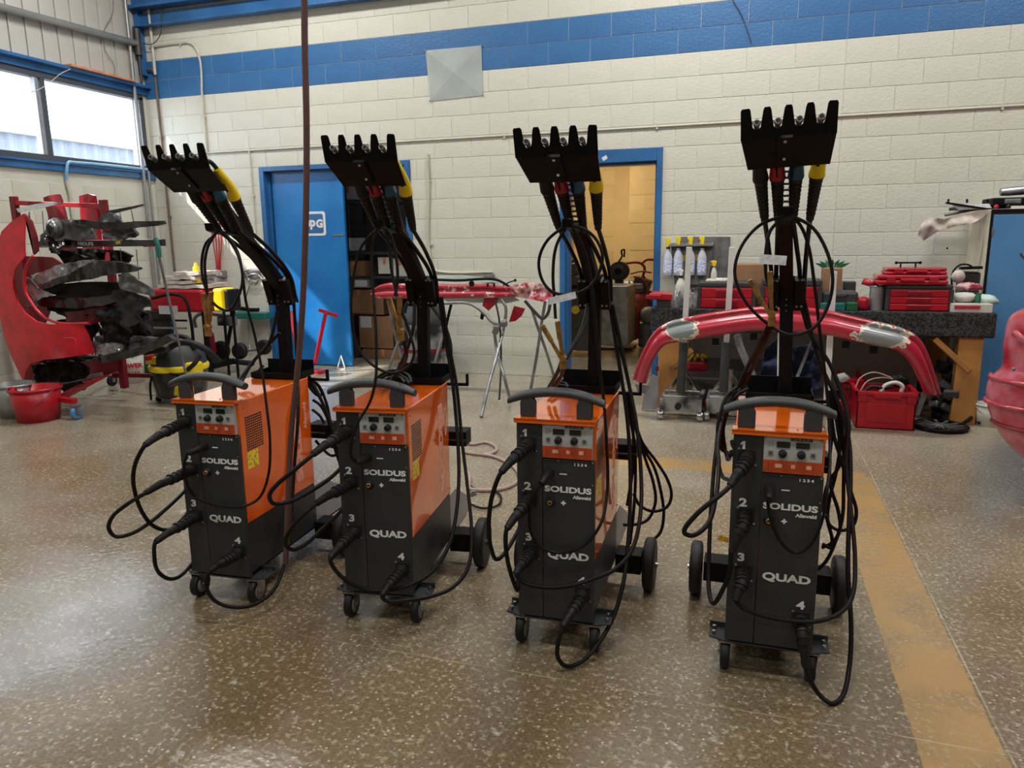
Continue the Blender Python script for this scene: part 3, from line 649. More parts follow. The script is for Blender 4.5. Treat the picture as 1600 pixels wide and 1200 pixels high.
    hd = obj('handle', B().loft(secs), 'plastic', t)
    for x in (-.098, .092):
        ps = B(); pr = [(-.026, 0), (.026, 0), (.026, .048), (.020, .062), (.008, .070), (-.008, .070), (-.020, .062), (-.026, .048)]
        ps.prism([(a, b_) for a, b_ in pr], (x, -.012, .826), (1, 0, 0), (0, 0, 1), (0, .026, 0)); obj('handle_post', ps, 'plastic', hd, bevel=.004)
    # tray on top at the rear, hooks and brackets at the back
    tr = B(); X0, X1, Y0, Y1, Z0, Z1 = -.105, .125, .435, .575, .822, .848
    tr.box(X0, X1, Y0, Y1, Z0, Z0+.003); tr.box(X0, X1, Y0, Y0+.003, Z0, Z1); tr.box(X0, X1, Y1-.003, Y1, Z0, Z1+.04); tr.box(X0, X0+.003, Y0, Y1, Z0, Z1); tr.box(X1-.003, X1, Y0, Y1, Z0, Z1)
    obj('top_tray', tr, 'black', t)
    obj('cable_hook', B().box(.05, .215, .53, .545, .80, .812).box(.205, .215, .53, .545, .80, .852), 'black', t, bevel=.001)
    obj('cable_bracket', B().box(.10, .200, .53, .62, .535, .60).box(.12, .20, .50, .54, .56, .57), 'black', t, bevel=.003)
    ch = B().box(-.120, .120, .0, .80, .118, .132); obj('base_frame', ch, 'black', t)
    fp = B(); fp.prism([(-.185, 0), (-.13, -.02), (.13, -.02), (.185, 0), (.185, .07), (-.185, .07)], (0, .0, .106), (1, 0, 0), (0, 1, 0), (0, 0, .006))
    fp.box(-.185, .185, .066, .072, .106, .13)
    obj('caster_plate', fp, 'panel', t, bevel=.001)
    sc = B()
    for x in (-.17, .17):
        for y in (.015, .05): sc.cyl((x, y, .10), (x, y, .124), .006, 6)
    obj('bolt', sc, 'chrome', t)
    for x in (-.131, .131):
        c = B().box(x-.024, x+.024, -.015, .055, .100, .106)
        for s_ in (-.019, .019): c.prism([(-.012, .05), (.045, .05), (.035, 0), (.015, -.01), (-.005, 0)], (x+s_-.0015, .0, .050), (0, 1, 0), (0, 0, 1), (.003, 0, 0))
        c.cyl((x-.024, .012, .05), (x+.024, .012, .05), .006, 8)
        cs = obj('caster', c, 'chrome', t)
        obj('wheel', B().lathe((x-.015, .012, .05), (1, 0, 0), [(0, .030), (0, .044), (.004, .050), (.026, .050), (.030, .044), (.030, .030)], 28), 'rubber', cs)
        obj('wheel_rim', B().lathe((x-.0158, .012, .05), (1, 0, 0), [(0, .018), (0, .034), (.0316, .034), (.0316, .018)], 20), 'greyplastic', cs)
    for s_ in (-1, 1):
        w = B(); x = .262*s_
        w.lathe((x-.022*1, .526, .107), (1, 0, 0), [(0, .070), (0, .095), (.005, .105), (.014, .107), (.030, .107), (.039, .105), (.044, .095), (.044, .070)], 36)
        wo = obj('rear_wheel', w, 'rubber', t)
        obj('rim', B().lathe((x-.018, .526, .107), (1, 0, 0), [(0, .02), (0, .072), (.036, .072), (.036, .02)], 24), 'plastic', wo)
        rib = B()
        for k in range(6):
            a = k*math.pi/3; rib.obox((x+.019*s_, .526+.045*math.cos(a), .107+.045*math.sin(a)), (.004, .055, .010), (a, 0, 0))
        obj('spokes', rib, 'plastic', wo)
        obj('hub', B().cyl((x, .526, .107), (x+.033*s_, .526, .107), .011, 12), 'chrome', wo)
        obj('axle_block', B().box(min(.128*s_, .232*s_), max(.128*s_, .232*s_), .48, .575, .075, .155), 'black', t, bevel=.003)
    gt = B(); gt.box(-.125, .125, .51, .86, .132, .137); gt.box(-.125, .125, .855, .86, .132, .19)
    for s_ in (-1, 1): gt.prism([(.51, .132), (.86, .132), (.86, .19), (.60, .32), (.51, .32)], (.125*s_-.002, 0, 0), (0, 1, 0), (0, 0, 1), (.004, 0, 0))
    obj('bottle_tray', gt, 'tray', t)
    return t
machine = {1: build_body()}
for k in (2, 3, 4): machine[k] = copy_tree(machine[1])
MLBL = {1: 'orange and anthracite welding machine with tool rack, leftmost of the four',
        2: 'orange and anthracite welding machine with tool rack, second from left',
        3: 'orange and anthracite welding machine with tool rack, third from left',
        4: 'orange and anthracite welding machine with tool rack, rightmost, its front facing straight at us'}
for k, t in machine.items():
    t.location = (POSE[k][0], POSE[k][1], 0); t.rotation_euler = (0, 0, POSE[k][2]); t['label'] = MLBL[k]
def arm_pts(): return [Vector((.033, .50, 1.205)), Vector((.030, .46, 1.255)), Vector((.005, .115, 1.585)), Vector((.000, .045, 1.640)), Vector((-.002, -.015, 1.672))]
for k, t in machine.items():
    A = lambda p: AT(k, p)
    s = .045; q = B()
    q.bar(A((.033, .503, .822)), A((.033, .503, 1.215)), s, s, up=(0, 1, 0)); obj('post', q, 'black', t, bevel=.003)
    q = B(); ap = [A(p) for p in arm_pts()]
    rects = []
    dirs = [(Vector((0, .0, 1)))]+[(ap[i+1]-ap[i-1]).normalized() for i in range(1, 4)]+[(ap[4]-ap[3]).normalized()]
    for p, d in zip(ap, dirs):
        x = Vector((1, 0, 0)); n = d.cross(x).normalized(); rects.append((p, x, n))
    # square tube up to the slotted head, then two side rails with rungs
    def sec(p, x, n, w=.0225, h=.0225): return [p-x*w-n*h, p+x*w-n*h, p+x*w+n*h, p-x*w+n*h]
    P1, P2 = ap[1], ap[2]; slot0 = P1.lerp(P2, .60); slot1 = P2.lerp(ap[3], .6)
    q.loft([sec(*rects[0]), sec(*rects[1]), sec(slot0, rects[1][1], rects[1][2])], smooth=False)
    obj('arm', q, 'black', t, bevel=.002)
    q = B()
    xx = Vector((1, 0, 0)); n1 = rects[2][2]
    for sx in (-1, 1):
        x = xx*sx*.0205
        for a_, b_ in ((slot0, slot1), (slot1, ap[4])): q.bar(a_+x, b_+x, .004, .045, up=n1)
    for j in range(11):
        p = slot0.lerp(slot1, j/10.); q.obox(p-n1*0, (.040, .0045, .0055), (R(-45), 0, 0))
    p = slot0.lerp(P1, .0); q.bar(slot0+n1*.02, slot0.lerp(P1, .02)+n1*.02, .045, .004, up=n1)
    obj('slotted_head', q, 'black', t)
    # clamp plates on the elbow
    q = B()
    for sx in (-1, 1):
        c = A((.031+sx*.042, .492, 1.200)); q.obox(c, (.034, .050, .115), (R(20), 0, 0))
    q.obox(A((.031, .520, 1.205)), (.118, .006, .125), (R(20), 0, 0))
    el = obj('elbow_clamp', q, 'black', t, bevel=.003)
    sc = B()
    for dx in (-.050, -.032, .0, .034, .050):
        for dz in (-.045, .048):
            if abs(dx) < .01 and dz < 0: continue
            c = A((.031+dx, .492+(-.030)-dz*.3, 1.200+dz)); sc.cyl(c, c+Vector((0, -.006, 0)), .0042, 8)
    for dz in (-.02, .0, .02): c = A((.031, .476, 1.16+dz)); sc.cyl(c, c+Vector((0, -.006, 0)), .003, 8)
    obj('bolts', sc, 'chrome', t)
    # rack: sheet folded once, five fingers
    zb, ym, zm, yt, zt, zv = 1.590, -.060, 1.660, -.088, 1.742, 1.690
    yb_ = .040
    def on(z):
        if z <= zm: f = (z-zb)/(zm-zb); return yb_+(ym-yb_)*f
        f = (z-zm)/(zt-zm); return ym+(yt-ym)*f
    xl, xr = -.119, .133; fw = (xr-xl)/4.0
    low = [(-.100, zb), (.126, zb), (xr-.001, zm), (xl+.001, zm)]
    q = B()
    v = [A((x, on(z), z)) for x, z in low]; nn = Vector((0, .003, .002))
    q.add(v+[p+nn for p in v], [(0, 1, 2, 3), (7, 6, 5, 4), (0, 4, 5, 1), (1, 5, 6, 2), (2, 6, 7, 3), (3, 7, 4, 0)])
    top = [(xl, zm)]
    n_f = 5; hv = .0105
    pitch = (xr-xl-.030)/4
    for i in range(n_f):
        c = xl+.015+i*pitch; 
        if i == 0: prof = [(xl, zt-.006), (xl+.003, zt-.001), (xl+.022, zt), (xl+.026, zt-.005), (c+.5*pitch-hv, zv+.002)]
        elif i == 4: prof = [(c-.5*pitch+hv, zv+.002), (xr-.026, zt-.005), (xr-.022, zt), (xr-.003, zt-.001), (xr, zt-.006)]
        else: prof = [(c-.5*pitch+hv, zv+.002), (c-.0105, zt-.007), (c-.007, zt), (c+.007, zt), (c+.0105, zt-.007), (c+.5*pitch-hv, zv+.002)]
        if i < 4: prof += [(c+.5*pitch-.005, zv-.004), (c+.5*pitch+.005, zv-.004)]
        top += prof
    top += [(xr, zm)]
    v = [A((x, on(z), z)) for x, z in top]; nn = Vector((0, .003, .001)); n = len(v)
    q.add(v+[p+nn for p in v], [tuple(range(n)), tuple(range(n, 2*n))[::-1]]+[(i, i+n, (i+1) % n+n, (i+1) % n) for i in range(n)])
    rk = obj('torch_rack', q, 'black', t)
    sc = B()
    for z in (1.652, 1.612): c = A((.0, on(z)-.004, z)); sc.cyl(c, c+Vector((0, -.006, -.003)), .005, 6)
    obj('bolt', sc, 'chrome', rk)
    q = B().bar(A((.0, on(1.66)-.006, 1.662)), A((.0, on(1.595)-.008, 1.60)), .040, .010, up=(0, -1, 1)); obj('mounting_strap', q, 'black', rk)
    # hook that carries the earth lead
    hk = [A(p) for p in ((.015, .24, 1.435), (.014, .16, 1.445), (.014, .10, 1.448), (.014, .075, 1.455), (.014, .070, 1.478))]
    q = B()
    for a_, b_ in zip(hk, hk[1:]): q.bar(a_, b_, .034, .007, up=(0, 0, 1) if abs((b_-a_).z) < .01 else (0, 1, .2))
    obj('lead_hook', q, 'black', t)

# torches resting in the racks: each with its grip, strain relief, neck, lead and plug
GRIP = ['rubber', 'torchred', 'torchblue', 'yellow']; GN = ['black', 'red', 'blue', 'yellow']
PLUG = [(-.092, .736), (-.088, .546), (-.086, .355), (.092, .222)]
CR = .0074
LEADS = {
 1: [
  [(227, 695, -.30), (213, 720, -.31), (208, 745, -.30), (211, 770, -.28), (222, 800, -.25), (240, 822, -.20), (262, 828, -.14), (282, 812, -.06), (300, 780, .06), (330, 740, .45)],
  [(228, 770, -.26), (200, 787, -.30), (174, 810, -.31), (170, 826, -.31), (180, 838, -.30), (205, 834, -.27), (232, 818, -.22), (262, 793, -.14), (288, 760, -.05), (310, 730, .10), (335, 700, .5)],
  [(243, 847, -.22), (241, 868, -.23), (247, 893, -.20), (262, 904, -.16), (280, 901, -.09), (295, 885, -.03), (306, 865, .05), (330, 820, .4)],
  [(327, 893, -.20), (322, 915, -.21), (335, 938, -.20), (360, 948, -.17), (393, 946, -.12), (424, 926, -.04), (442, 890, .06), (449, 850, .13), (455, 800, .24), (460, 730, .40), (466, 640, .50), (463, 540, .53), (459, 471, .52)]],
 2: [
  [(489, 710, -.28), (458, 736, -.32), (432, 758, -.33), (421, 774, -.32), (426, 786, -.30), (445, 786, -.26), (476, 773, -.18), (510, 752, -.08), (535, 728, .10), (560, 700, .5)],
  [(494, 787, -.22), (465, 813, -.26), (448, 838, -.27), (447, 853, -.26), (458, 859, -.24), (475, 852, -.2), (500, 830, -.12), (522, 805, -.05), (545, 780, .1), (570, 740, .5)],
  [(516, 872, -.17), (522, 888, -.17), (545, 910, -.15), (570, 921, -.12), (600, 923, -.10), (635, 916, -.06), (670, 898, .02), (697, 862, .12), (711, 815, .22), (717, 745, .34), (714, 670, .44), (706, 590, .50), (694, 520, .52), (686, 464, .52)],
  [(597, 930, -.16), (602, 938, -.155), (635, 938, -.13), (670, 933, -.08), (707, 918, .0), (731, 888, .10), (737, 840, .20), (731, 765, .34), (722, 690, .44), (713, 600, .50), (700, 530, .52), (690, 464, .52)]],
 3: [
  [(783, 738, -.18), (769, 775, -.18), (764, 810, -.17), (765, 845, -.15), (775, 874, -.12), (790, 886, -.09), (803, 872, -.03), (810, 840, .08), (816, 780, .5)],
  [(792, 826, -.16), (790, 850, -.16), (794, 880, -.14), (801, 905, -.12), (808, 922, -.10), (814, 900, -.03), (820, 860, .10), (826, 800, .5)],
  [(806, 897, -.14), (816, 909, -.135), (845, 917, -.12), (885, 916, -.10), (922, 906, -.06), (960, 890, .02), (988, 858, .13), (1001, 800, .25), (1001, 730, .36), (994, 660, .44), (985, 612, .50), (972, 550, .52), (957, 476, .52)],
  [(880, 979, -.16), (872, 1005, -.17), (872, 1028, -.16), (885, 1041, -.14), (910, 1033, -.10), (940, 998, -.02), (960, 960, .06), (974, 910, .14), (982, 840, .26), (985, 760, .36), (983, 690, .44), (977, 630, .50), (966, 560, .52), (953, 476, .52)]],
 4: [
  [(1141, 759, -.14), (1122, 776, -.18), (1090, 802, -.20), (1069, 832, -.20), (1080, 837, -.19), (1105, 820, -.14), (1118, 780, -.05), (1123, 730, .10), (1122, 690, .3), (1134, 640, .46), (1152, 605, .52)],
  [(1143, 863, -.10), (1141, 890, -.10), (1130, 920, -.07), (1115, 943, -.03), (1108, 925, .05), (1108, 860, .14), (1112, 780, .24), (1118, 710, .34), (1130, 640, .46), (1150, 610, .50)],
  [(1150, 938, -.10), (1158, 948, -.10), (1185, 960, -.09), (1228, 969, -.08), (1275, 971, -.06), (1312, 958, -.01), (1332, 930, .07), (1336, 875, .16), (1330, 800, .26), (1322, 720, .36), (1326, 660, .42), (1314, 612, .48), (1296, 568, .51), (1265, 520, .52), (1250, 468, .52)],
  [(1259, 1043, -.10), (1266, 1062, -.11), (1280, 1085, -.11), (1298, 1099, -.09), (1315, 1090, -.05), (1326, 1050, .0), (1330, 990, .06), (1325, 890, .16), (1327, 800, .26), (1329, 740, .34), (1325, 680, .42), (1306, 620, .49), (1280, 565, .52), (1256, 468, .52)]],
}
for k in machine:
    A = lambda p: AT(k, p)
    for i in range(4):
        xv = -.119+.015+(i+.5)*(.222/4)
        t = thing('welding_torch', '', 'welding torch', MW(k, A((xv, .03, 1.63))), 'torches hanging in the welder racks')
        t['label'] = f'{GN[i]}-gripped welding torch with black lead, in the rack of the {["", "leftmost", "second from left", "third from left", "rightmost"][k]} welder'
        X = [xv*1.0, xv*.98, xv*.92, xv*.85]
        a = A((xv, -.096, 1.702)); b_ = A((xv, -.030, 1.686)); c = A((X[1], .070, 1.640)); xo_ = (0, 0, .004, .014)[i]; c = A((X[1]+xo_*.5, .055, 1.645)); d = A((X[2]+.003+xo_, .095, 1.605)); e = A((X[2]*.95+.004+xo_, .122, 1.570)); f = A((X[3]*.85+.008+xo_, .225, 1.445)); g = A((.031+(-.05, -.035, .045, .06)[i], .49, 1.255))
        Wd = lambda p: MW(k, p)
        noz = B().lathe(Wd(a), Wd(b_)-Wd(a), [(.004, .005), (0, .0065), (0, .0092), (.012, .0098), (.014, .0080), (.05, .0080)], 14)
        obj('nozzle', noz, 'steel', t)
        obj('tip', B().cyl(Wd(a), Wd(b_), .0055, 8), 'rubber', t)
        obj('neck', B().tube([Wd(b_), Wd(A((xv, .0, 1.69))), Wd(A((xv, .03, 1.675))), Wd(c)], .008, 10), 'rubber', t)
        gr = B().tube([Wd(A((xv, .035, 1.668))), Wd(c), Wd(d), Wd(e)], lambda u: .0145+.010*u**1.5, 14); obj('grip', gr, GRIP[i], t)
        tg = B().obox(Wd((c+d)/2)+Vector((0, -.004, -.02)), (.008, .035, .012), (R(-40), 0, 0)); obj('trigger', tg, 'rubber', t)
        sr = B(); sr.tube([Wd(e), Wd(e.lerp(f, .5)), Wd(f)], lambda u: (.0245 if u < .03 else .0195)-.0075*u, 12)
        obj('strain_relief', sr, 'rubber', t)
        rb = B()
        for j in range(9): p = Wd(e.lerp(f, .12+j*.09)); dd = (Wd(f)-Wd(e)).normalized(); rb.lathe(p, dd, [(0, .0200-.006*j/9), (.004, .0200-.006*j/9)], 12)
        obj('relief_rings', rb, 'rubber', t)
        obj('upper_lead', B().tube([Wd(f), Wd(f.lerp(g, .5)+Vector((0, .012, .012))), Wd(g), Wd(A((.031+(-.05, -.035, .045, .06)[i], .515, 1.17)))], CR*1.05, 8), 'cable', t)
        # plug, its bend relief and the loop of lead
        px, pz = PLUG[i]; L = [MO(k, *q_) for q_ in LEADS[k][i]]
        if k < 4 and (i < 2 or (i == 2 and k == 1)):      # the loop goes on round the left side of the case to the rear
            cut = next((j for j in range(5, len(L)) if L[j].x > -.165 and L[j].y > -.10), len(L)); L = L[:cut]; zc_l = L[-1].z
            L += [Vector((-.158, .06, zc_l+.03)), Vector((-.160, .22, zc_l+.10)), Vector((-.160, .42, max(zc_l+.2, .5))), Vector((-.150, .52, .80)), Vector((-.11, .54, .86))]
        p0 = Vector((px, -.044, pz)); p1 = L[0]; dv = p1-p0
        m1_ = p0+Vector((0, -.05, 0)).lerp(dv*.33, .6); m2_ = p0+dv*.60+Vector((0, -.01, .004))
        pb = B().tube([Wd(p0), Wd(m1_), Wd(m2_)], lambda u: .0195-.004*u, 14)
        n_r = 5
        path = spline([Wd(p0), Wd(m1_), Wd(m2_), Wd(p1)], 8)
        for j in (2, 5, 8, 11): pb.lathe(path[j], path[j+1]-path[j], [(0, .0215), (.008, .0215)], 12)
        obj('plug', pb, 'rubber', t)
        br = B().tube(path[15:], lambda u: .0135-.003*u, 12)
        for j in range(16, 24, 1): br.lathe(path[j], path[min(j+1, 24)]-path[j-1], [(0, .0150-.0004*(j-16)), (.0035, .0150-.0004*(j-16))], 10)
        obj('bend_relief', br, 'rubber', t)
        obj('lead', B().tube([path[-2]]+[Wd(p) for p in L], CR, 8, 6), 'cable', t)

# earth leads: plugged into the panel, looped over the hook, ending in a brass clamp
EARTH = {
 1: dict(plug=(293, 708), lead=[(288, 724, -.10), (290, 750, -.09), (305, 776, -.06), (337, 789, -.04), (377, 792, -.03), (403, 780, .0), (418, 748, .02), (422, 693, .03), (416, 630, .06), (408, 572, .10), (397, 520, .11), (384, 470, .10), (379, 430, .09), (372, 395, .08), (352, 366, .08)],
         loop=[(340, 362, .08), (322, 380, .07), (315, 413, .06), (321, 450, .05), (337, 477, .05), (357, 485, .05), (371, 467, .05), (379, 437, .06), (374, 405, .07), (360, 378, .08), (346, 363, .08)],
         drop=[(336, 364, .07), (325, 385, .06), (320, 410, .05), (322, 440, .05), (324, 456, .05)], clamp=((318, 458), (330, 456), (325, 515)), cd=.05, two=[[(433, 487, .40), (420, 537, .38), (397, 563, .37), (372, 596, .37)], [(437, 520, .42), (413, 545, .41), (392, 570, .40), (378, 596, .40)]]),
 2: dict(plug=(556, 722), lead=[(549, 714, -.10), (549, 692, -.10), (558, 663, -.09), (578, 628, -.07), (587, 592, -.06), (588, 550, -.04), (587, 510, -.02), (583, 453, .02), (581, 400, .05), (587, 362, .07)],
         loop=[(586, 361, .07), (565, 385, .06), (552, 435, .05), (549, 493, .04), (558, 540, .04), (583, 571, .04), (613, 583, .04), (638, 573, .04), (647, 552, .04), (639, 518, .05), (624, 475, .05), (612, 425, .06), (607, 380, .07), (600, 357, .07)],
         drop=[(604, 358, .07), (613, 375, .07), (620, 410, .06), (621, 440, .06), (617, 462, .06)], clamp=((608, 465), (624, 463), (626, 522)), cd=.06, two=[[(648, 475, .42), (645, 515, .38), (618, 585, .34), (606, 600, .34)], [(628, 525, .08), (635, 555, .15), (615, 590, .3), (604, 604, .34)]]),
 3: dict(plug=(846, 756), lead=[(838, 766, -.10), (829, 792, -.09), (829, 830, -.06), (842, 853, -.05), (873, 864, -.045), (911, 853, -.04), (938, 820, .0), (949, 765, .05), (948, 696, .07), (943, 623, .10), (936, 563, .10), (930, 497, .10), (922, 430, .10), (910, 385, .09), (893, 356, .08)],
         loop=[(882, 355, .08), (855, 376, .07), (842, 407, .06), (847, 437, .06), (863, 456, .05), (893, 460, .05), (920, 449, .05), (937, 423, .06), (941, 397, .06), (929, 371, .07), (905, 355, .08)],
         drop=[(884, 357, .08), (869, 385, .07), (864, 430, .06), (866, 463, .06), (868, 498, .05)], clamp=((847, 508), (871, 502), (880, 565)), cd=.05, two=[[(879, 560, .06), (872, 580, .16), (857, 606, .33)], [(882, 562, .06), (880, 580, .16), (866, 606, .33)], [(884, 560, .06), (902, 530, .14), (915, 495, .3), (918, 476, .44)]]),
 4: dict(plug=(1201, 780), lead=[(1200, 786, -.07), (1203, 806, -.07), (1212, 832, -.06), (1226, 854, -.055), (1245, 864, -.05), (1266, 852, -.05), (1284, 815, -.03), (1293, 760, .05), (1297, 700, .14), (1292, 613, .20), (1281, 520, .14), (1272, 440, .10), (1262, 380, .09), (1249, 350, .08), (1238, 340, .08)],
         loop=[(1219, 339, .08), (1187, 352, .07), (1158, 386, .06), (1148, 427, .05), (1163, 468, .04), (1197, 504, .04), (1233, 523, .04), (1269, 514, .04), (1292, 482, .05), (1301, 437, .05), (1292, 393, .06), (1268, 354, .07), (1240, 339, .08)],
         drop=[(1220, 343, .08), (1204, 360, .07), (1197, 390, .06), (1197, 430, .06), (1202, 452, .05)], clamp=((1171, 437), (1203, 424), (1206, 497)), cd=.05, two=[[(1206, 500, .06), (1190, 530, .14), (1172, 565, .28), (1154, 604, .40)], [(1209, 502, .06), (1196, 535, .14), (1178, 570, .28), (1160, 606, .40)]]),
}
for k, E_ in EARTH.items():
    Wd = lambda p: MW(k, p)
    hook = MW(k, AT(k, (.014, .09, 1.455)))
    t = thing('earth_lead', '', 'earth lead', hook, 'earth leads looped over the welder hooks')
    t['label'] = f'black earth lead with brass clamp looped on the hook of the {["", "leftmost", "second from left", "third from left", "rightmost"][k]} welder'
    p0 = Vector((-.022, -.022, .642)); p1 = MO(k, E_['plug'][0], E_['plug'][1], -.09)
    obj('plug', B().tube([Wd(p0), Wd(p0+Vector((0, -.03, 0))), Wd(p0.lerp(p1, .6)+Vector((0, -.018, 0))), Wd(p1)], lambda u: .0175-.006*u, 12), 'rubber', t)
    obj('lead', B().tube([Wd(p1)]+[Wd(MO(k, *q_)) for q_ in E_['lead']]+[hook], .0052, 8, 6), 'cable', t)
    obj('loop', B().tube([hook]+[Wd(MO(k, *q_)) for q_ in E_['loop']]+[hook], .0052, 8, 6), 'cable', t)
    obj('drop', B().tube([hook]+[Wd(MO(k, *q_)) for q_ in E_['drop']], .0052, 8, 6), 'cable', t)
    ja, jb, jc = [Wd(MO(k, x, y, E_['cd']-.01)) for x, y in E_['clamp']]
    cl = B()
    for j_, off in ((ja, -.004), (jb, .004)):
        d = (jc-j_); cl.bar(j_, j_+d*.45, .016, .014); cl.bar(j_+d*.4, jc+Vector((0, off, 0)), .012, .010)
        cl.bar(j_+Vector((0, .01, 0)), j_+d*.8+Vector((0, .012, 0)), .006, .006)
    cl.lathe(jc+Vector((0, -.014, .012)), (0, 1, 0), [(0, .010), (.028, .010)], 12); cl.obox(jc+Vector((0, 0, -.01)), (.022, .018, .03))
    obj('clamp', cl, 'brass', t, bevel=.002)
    for L in E_['two']: obj('lead_to_case', B().tube([Wd(MO(k, *q_)) for q_ in L], .0075, 8, 6), 'cable', t)
def tagpaper(label, k, px, py, y, w, h, rot):
    p = MW(k, MO(k, px, py, y)); o = obj('paper_tag', B().obox(p, (w, .0015, h), rot), 'paper'); return tag(o, label, 'tag')
tagpaper('white paper tag on the lead loop of the third welder', 3, 878, 466, .035, .095, .022, (0, R(-14), 0))
tagpaper('white paper tag on the lead loop of the rightmost welder', 4, 1208, 406, .035, .075, .028, (0, R(4), 0))
p = MW(4, (-.15, .42, .38)); q = MO(4, 1130, 842, .40); o = obj('paper_tag', B().obox(MW(4, q), (.04, .0015, .022), (0, R(8), 0)), 'label'); tag(o, 'small yellow tag at the left side of the rightmost welder', 'tag')
# spare cables coiled behind each machine
def bundle(k, label, loops, r=.0065):
    Wd = lambda p: MW(k, p); t = None
    for j, L in enumerate(loops):
        P = [Wd(MO(k, *q_)) for q_ in L]
        if t is None: t = thing('cable_bundle', label, 'cable bundle', P[0], 'cable bundles at the rear of the welders')
        obj('cable', B().tube(P, r, 8, 6), 'cable', t)
bundle(1, 'black cable bundle hanging down the rear right corner of the leftmost welder', [
 [(473, 588, .54), (487, 597, .54), (500, 620, .53), (514, 655, .53), (524, 690, .53), (532, 730, .53), (537, 752, .53)],
 [(470, 592, .55), (484, 600, .55), (494, 612, .55), (508, 640, .54), (516, 668, .54), (519, 700, .54)],
 [(476, 590, .56), (496, 600, .56), (510, 630, .56), (518, 665, .56), (524, 680, .56)],
 [(478, 596, .56), (486, 608, .56), (497, 618, .56), (503, 616, .56), (495, 600, .56), (482, 588, .56)],
 [(489, 625, .55), (500, 633, .55), (512, 655, .55), (520, 690, .55), (530, 722, .55)],
 [(488, 640, .56), (500, 650, .56), (508, 665, .56)], [(493, 688, .56), (503, 700, .56), (518, 712, .56), (531, 708, .56)]])
bundle(2, 'black cable coil lying behind the handle of the second welder', [
 [(588, 603, .44), (597, 590, .46), (615, 583, .48), (632, 590, .48), (640, 600, .48)],
 [(594, 604, .44), (604, 592, .47), (620, 589, .48), (634, 598, .48)],
 [(583, 600, .43), (592, 588, .45), (612, 579, .48), (634, 584, .48), (644, 598, .48)]])
bundle(3, 'black cable loops spreading behind the third welder', [
 [(985, 616, .55), (993, 660, .56), (1003, 690, .58), (1026, 722, .62), (1044, 752, .64), (1049, 775, .64), (1042, 792, .63), (1022, 799, .61), (1000, 790, .58), (990, 772, .56)],
 [(984, 612, .55), (996, 680, .56), (1010, 722, .6), (1021, 755, .62), (1024, 785, .62), (1012, 812, .60), (990, 820, .57), (974, 820, .55)],
 [(986, 614, .55), (1000, 690, .58), (1022, 730, .62), (1033, 770, .64), (1037, 805, .64), (1031, 833, .62), (1014, 848, .6)],
 [(978, 613, .54), (984, 650, .54), (991, 690, .54), (993, 740, .54), (990, 800, .54), (984, 850, .54)],
 [(981, 612, .54), (988, 660, .54), (990, 720, .54), (980, 790, .54)],
 [(857, 606, .45), (867, 600, .47), (880, 598, .48), (888, 606, .48)], [(862, 608, .44), (874, 602, .46), (886, 604, .48)]])
bundle(4, 'black cable coil hanging at the left of the rightmost welder', [
 [(1153, 604, .50), (1136, 618, .46), (1126, 645, .42), (1121, 675, .40), (1126, 700, .40), (1138, 708, .42), (1144, 690, .46)],
 [(1160, 606, .50), (1143, 620, .47), (1131, 648, .43), (1126, 680, .42), (1132, 702, .42), (1143, 706, .44)],
 [(1168, 608, .50), (1152, 618, .48), (1138, 640, .44), (1130, 672, .43), (1133, 700, .43), (1141, 712, .43)],
 [(1156, 610, .50), (1140, 625, .47), (1128, 655, .44), (1120, 700, .36), (1124, 730, .3), (1140, 752, .2)],
 [(1150, 607, .5), (1134, 630, .47), (1124, 665, .44), (1122, 690, .44), (1130, 705, .44)]])
bundle(4, 'black cable bundle hanging at the right of the rightmost welder', [
 [(1292, 612, .50), (1298, 640, .50), (1303, 680, .48), (1314, 718, .46), (1330, 770, .46), (1338, 800, .46), (1332, 822, .46), (1314, 829, .46), (1298, 822, .46), (1290, 805, .46)],
 [(1296, 610, .50), (1306, 650, .49), (1312, 700, .48), (1306, 740, .48), (1296, 780, .48), (1293, 812, .47), (1300, 842, .46), (1299, 856, .45), (1285, 850, .45)],
 [(1300, 612, .50), (1312, 650, .49), (1318, 700, .48), (1318, 760, .47), (1316, 810, .46), (1304, 850, .45), (1290, 878, .45), (1278, 890, .45)],
 [(1294, 618, .50), (1300, 670, .48), (1296, 720, .46), (1298, 760, .46), (1310, 800, .46), (1312, 830, .46), (1300, 848, .46), (1284, 856, .46)],
 [(1304, 616, .50), (1320, 660, .48), (1322, 700, .47), (1310, 730, .47), (1292, 760, .47), (1286, 800, .46)]])
# the long air hose from the roof
hp = [(475, -60, 0), (476, 60, 0), (479, 200, 0), (478, 330, 0), (475, 430, 0), (470, 520, 0), (463, 597, 0), (456, 663, 0), (452, 730, 0), (450, 790, 0), (448, 845, 0), (446, 880, 0)]
P = [W(x, y, 2.22) for x, y, _ in hp]; P.insert(0, P[0]+Vector((0, 0, 5.19-P[0].z)))
t = obj('air_hose', B().tube(P, .0105, 10, 5), 'hose'); tag(t, 'long dark red hose hanging from the ceiling beside the leftmost welder', 'hose')
fl = [(728, 690), (738, 694), (757, 691), (772, 696), (775, 704), (760, 710), (735, 708), (722, 706), (745, 709), (770, 713), (792, 722), (808, 735), (811, 748), (800, 758), (783, 764), (760, 766), (735, 764), (733, 756), (734, 745), (728, 735)]
t = obj('floor_hose', B().tube([G(x, y, .012) for x, y in fl], .011, 10, 6), 'pipehose'); tag(t, 'pinkish beige air hose looped on the floor between the second and third welders', 'hose')
obj('brass_coupling', B().cyl(G(733, 772, .014), G(744, 768, .014), .014, 10), 'chrome', t)
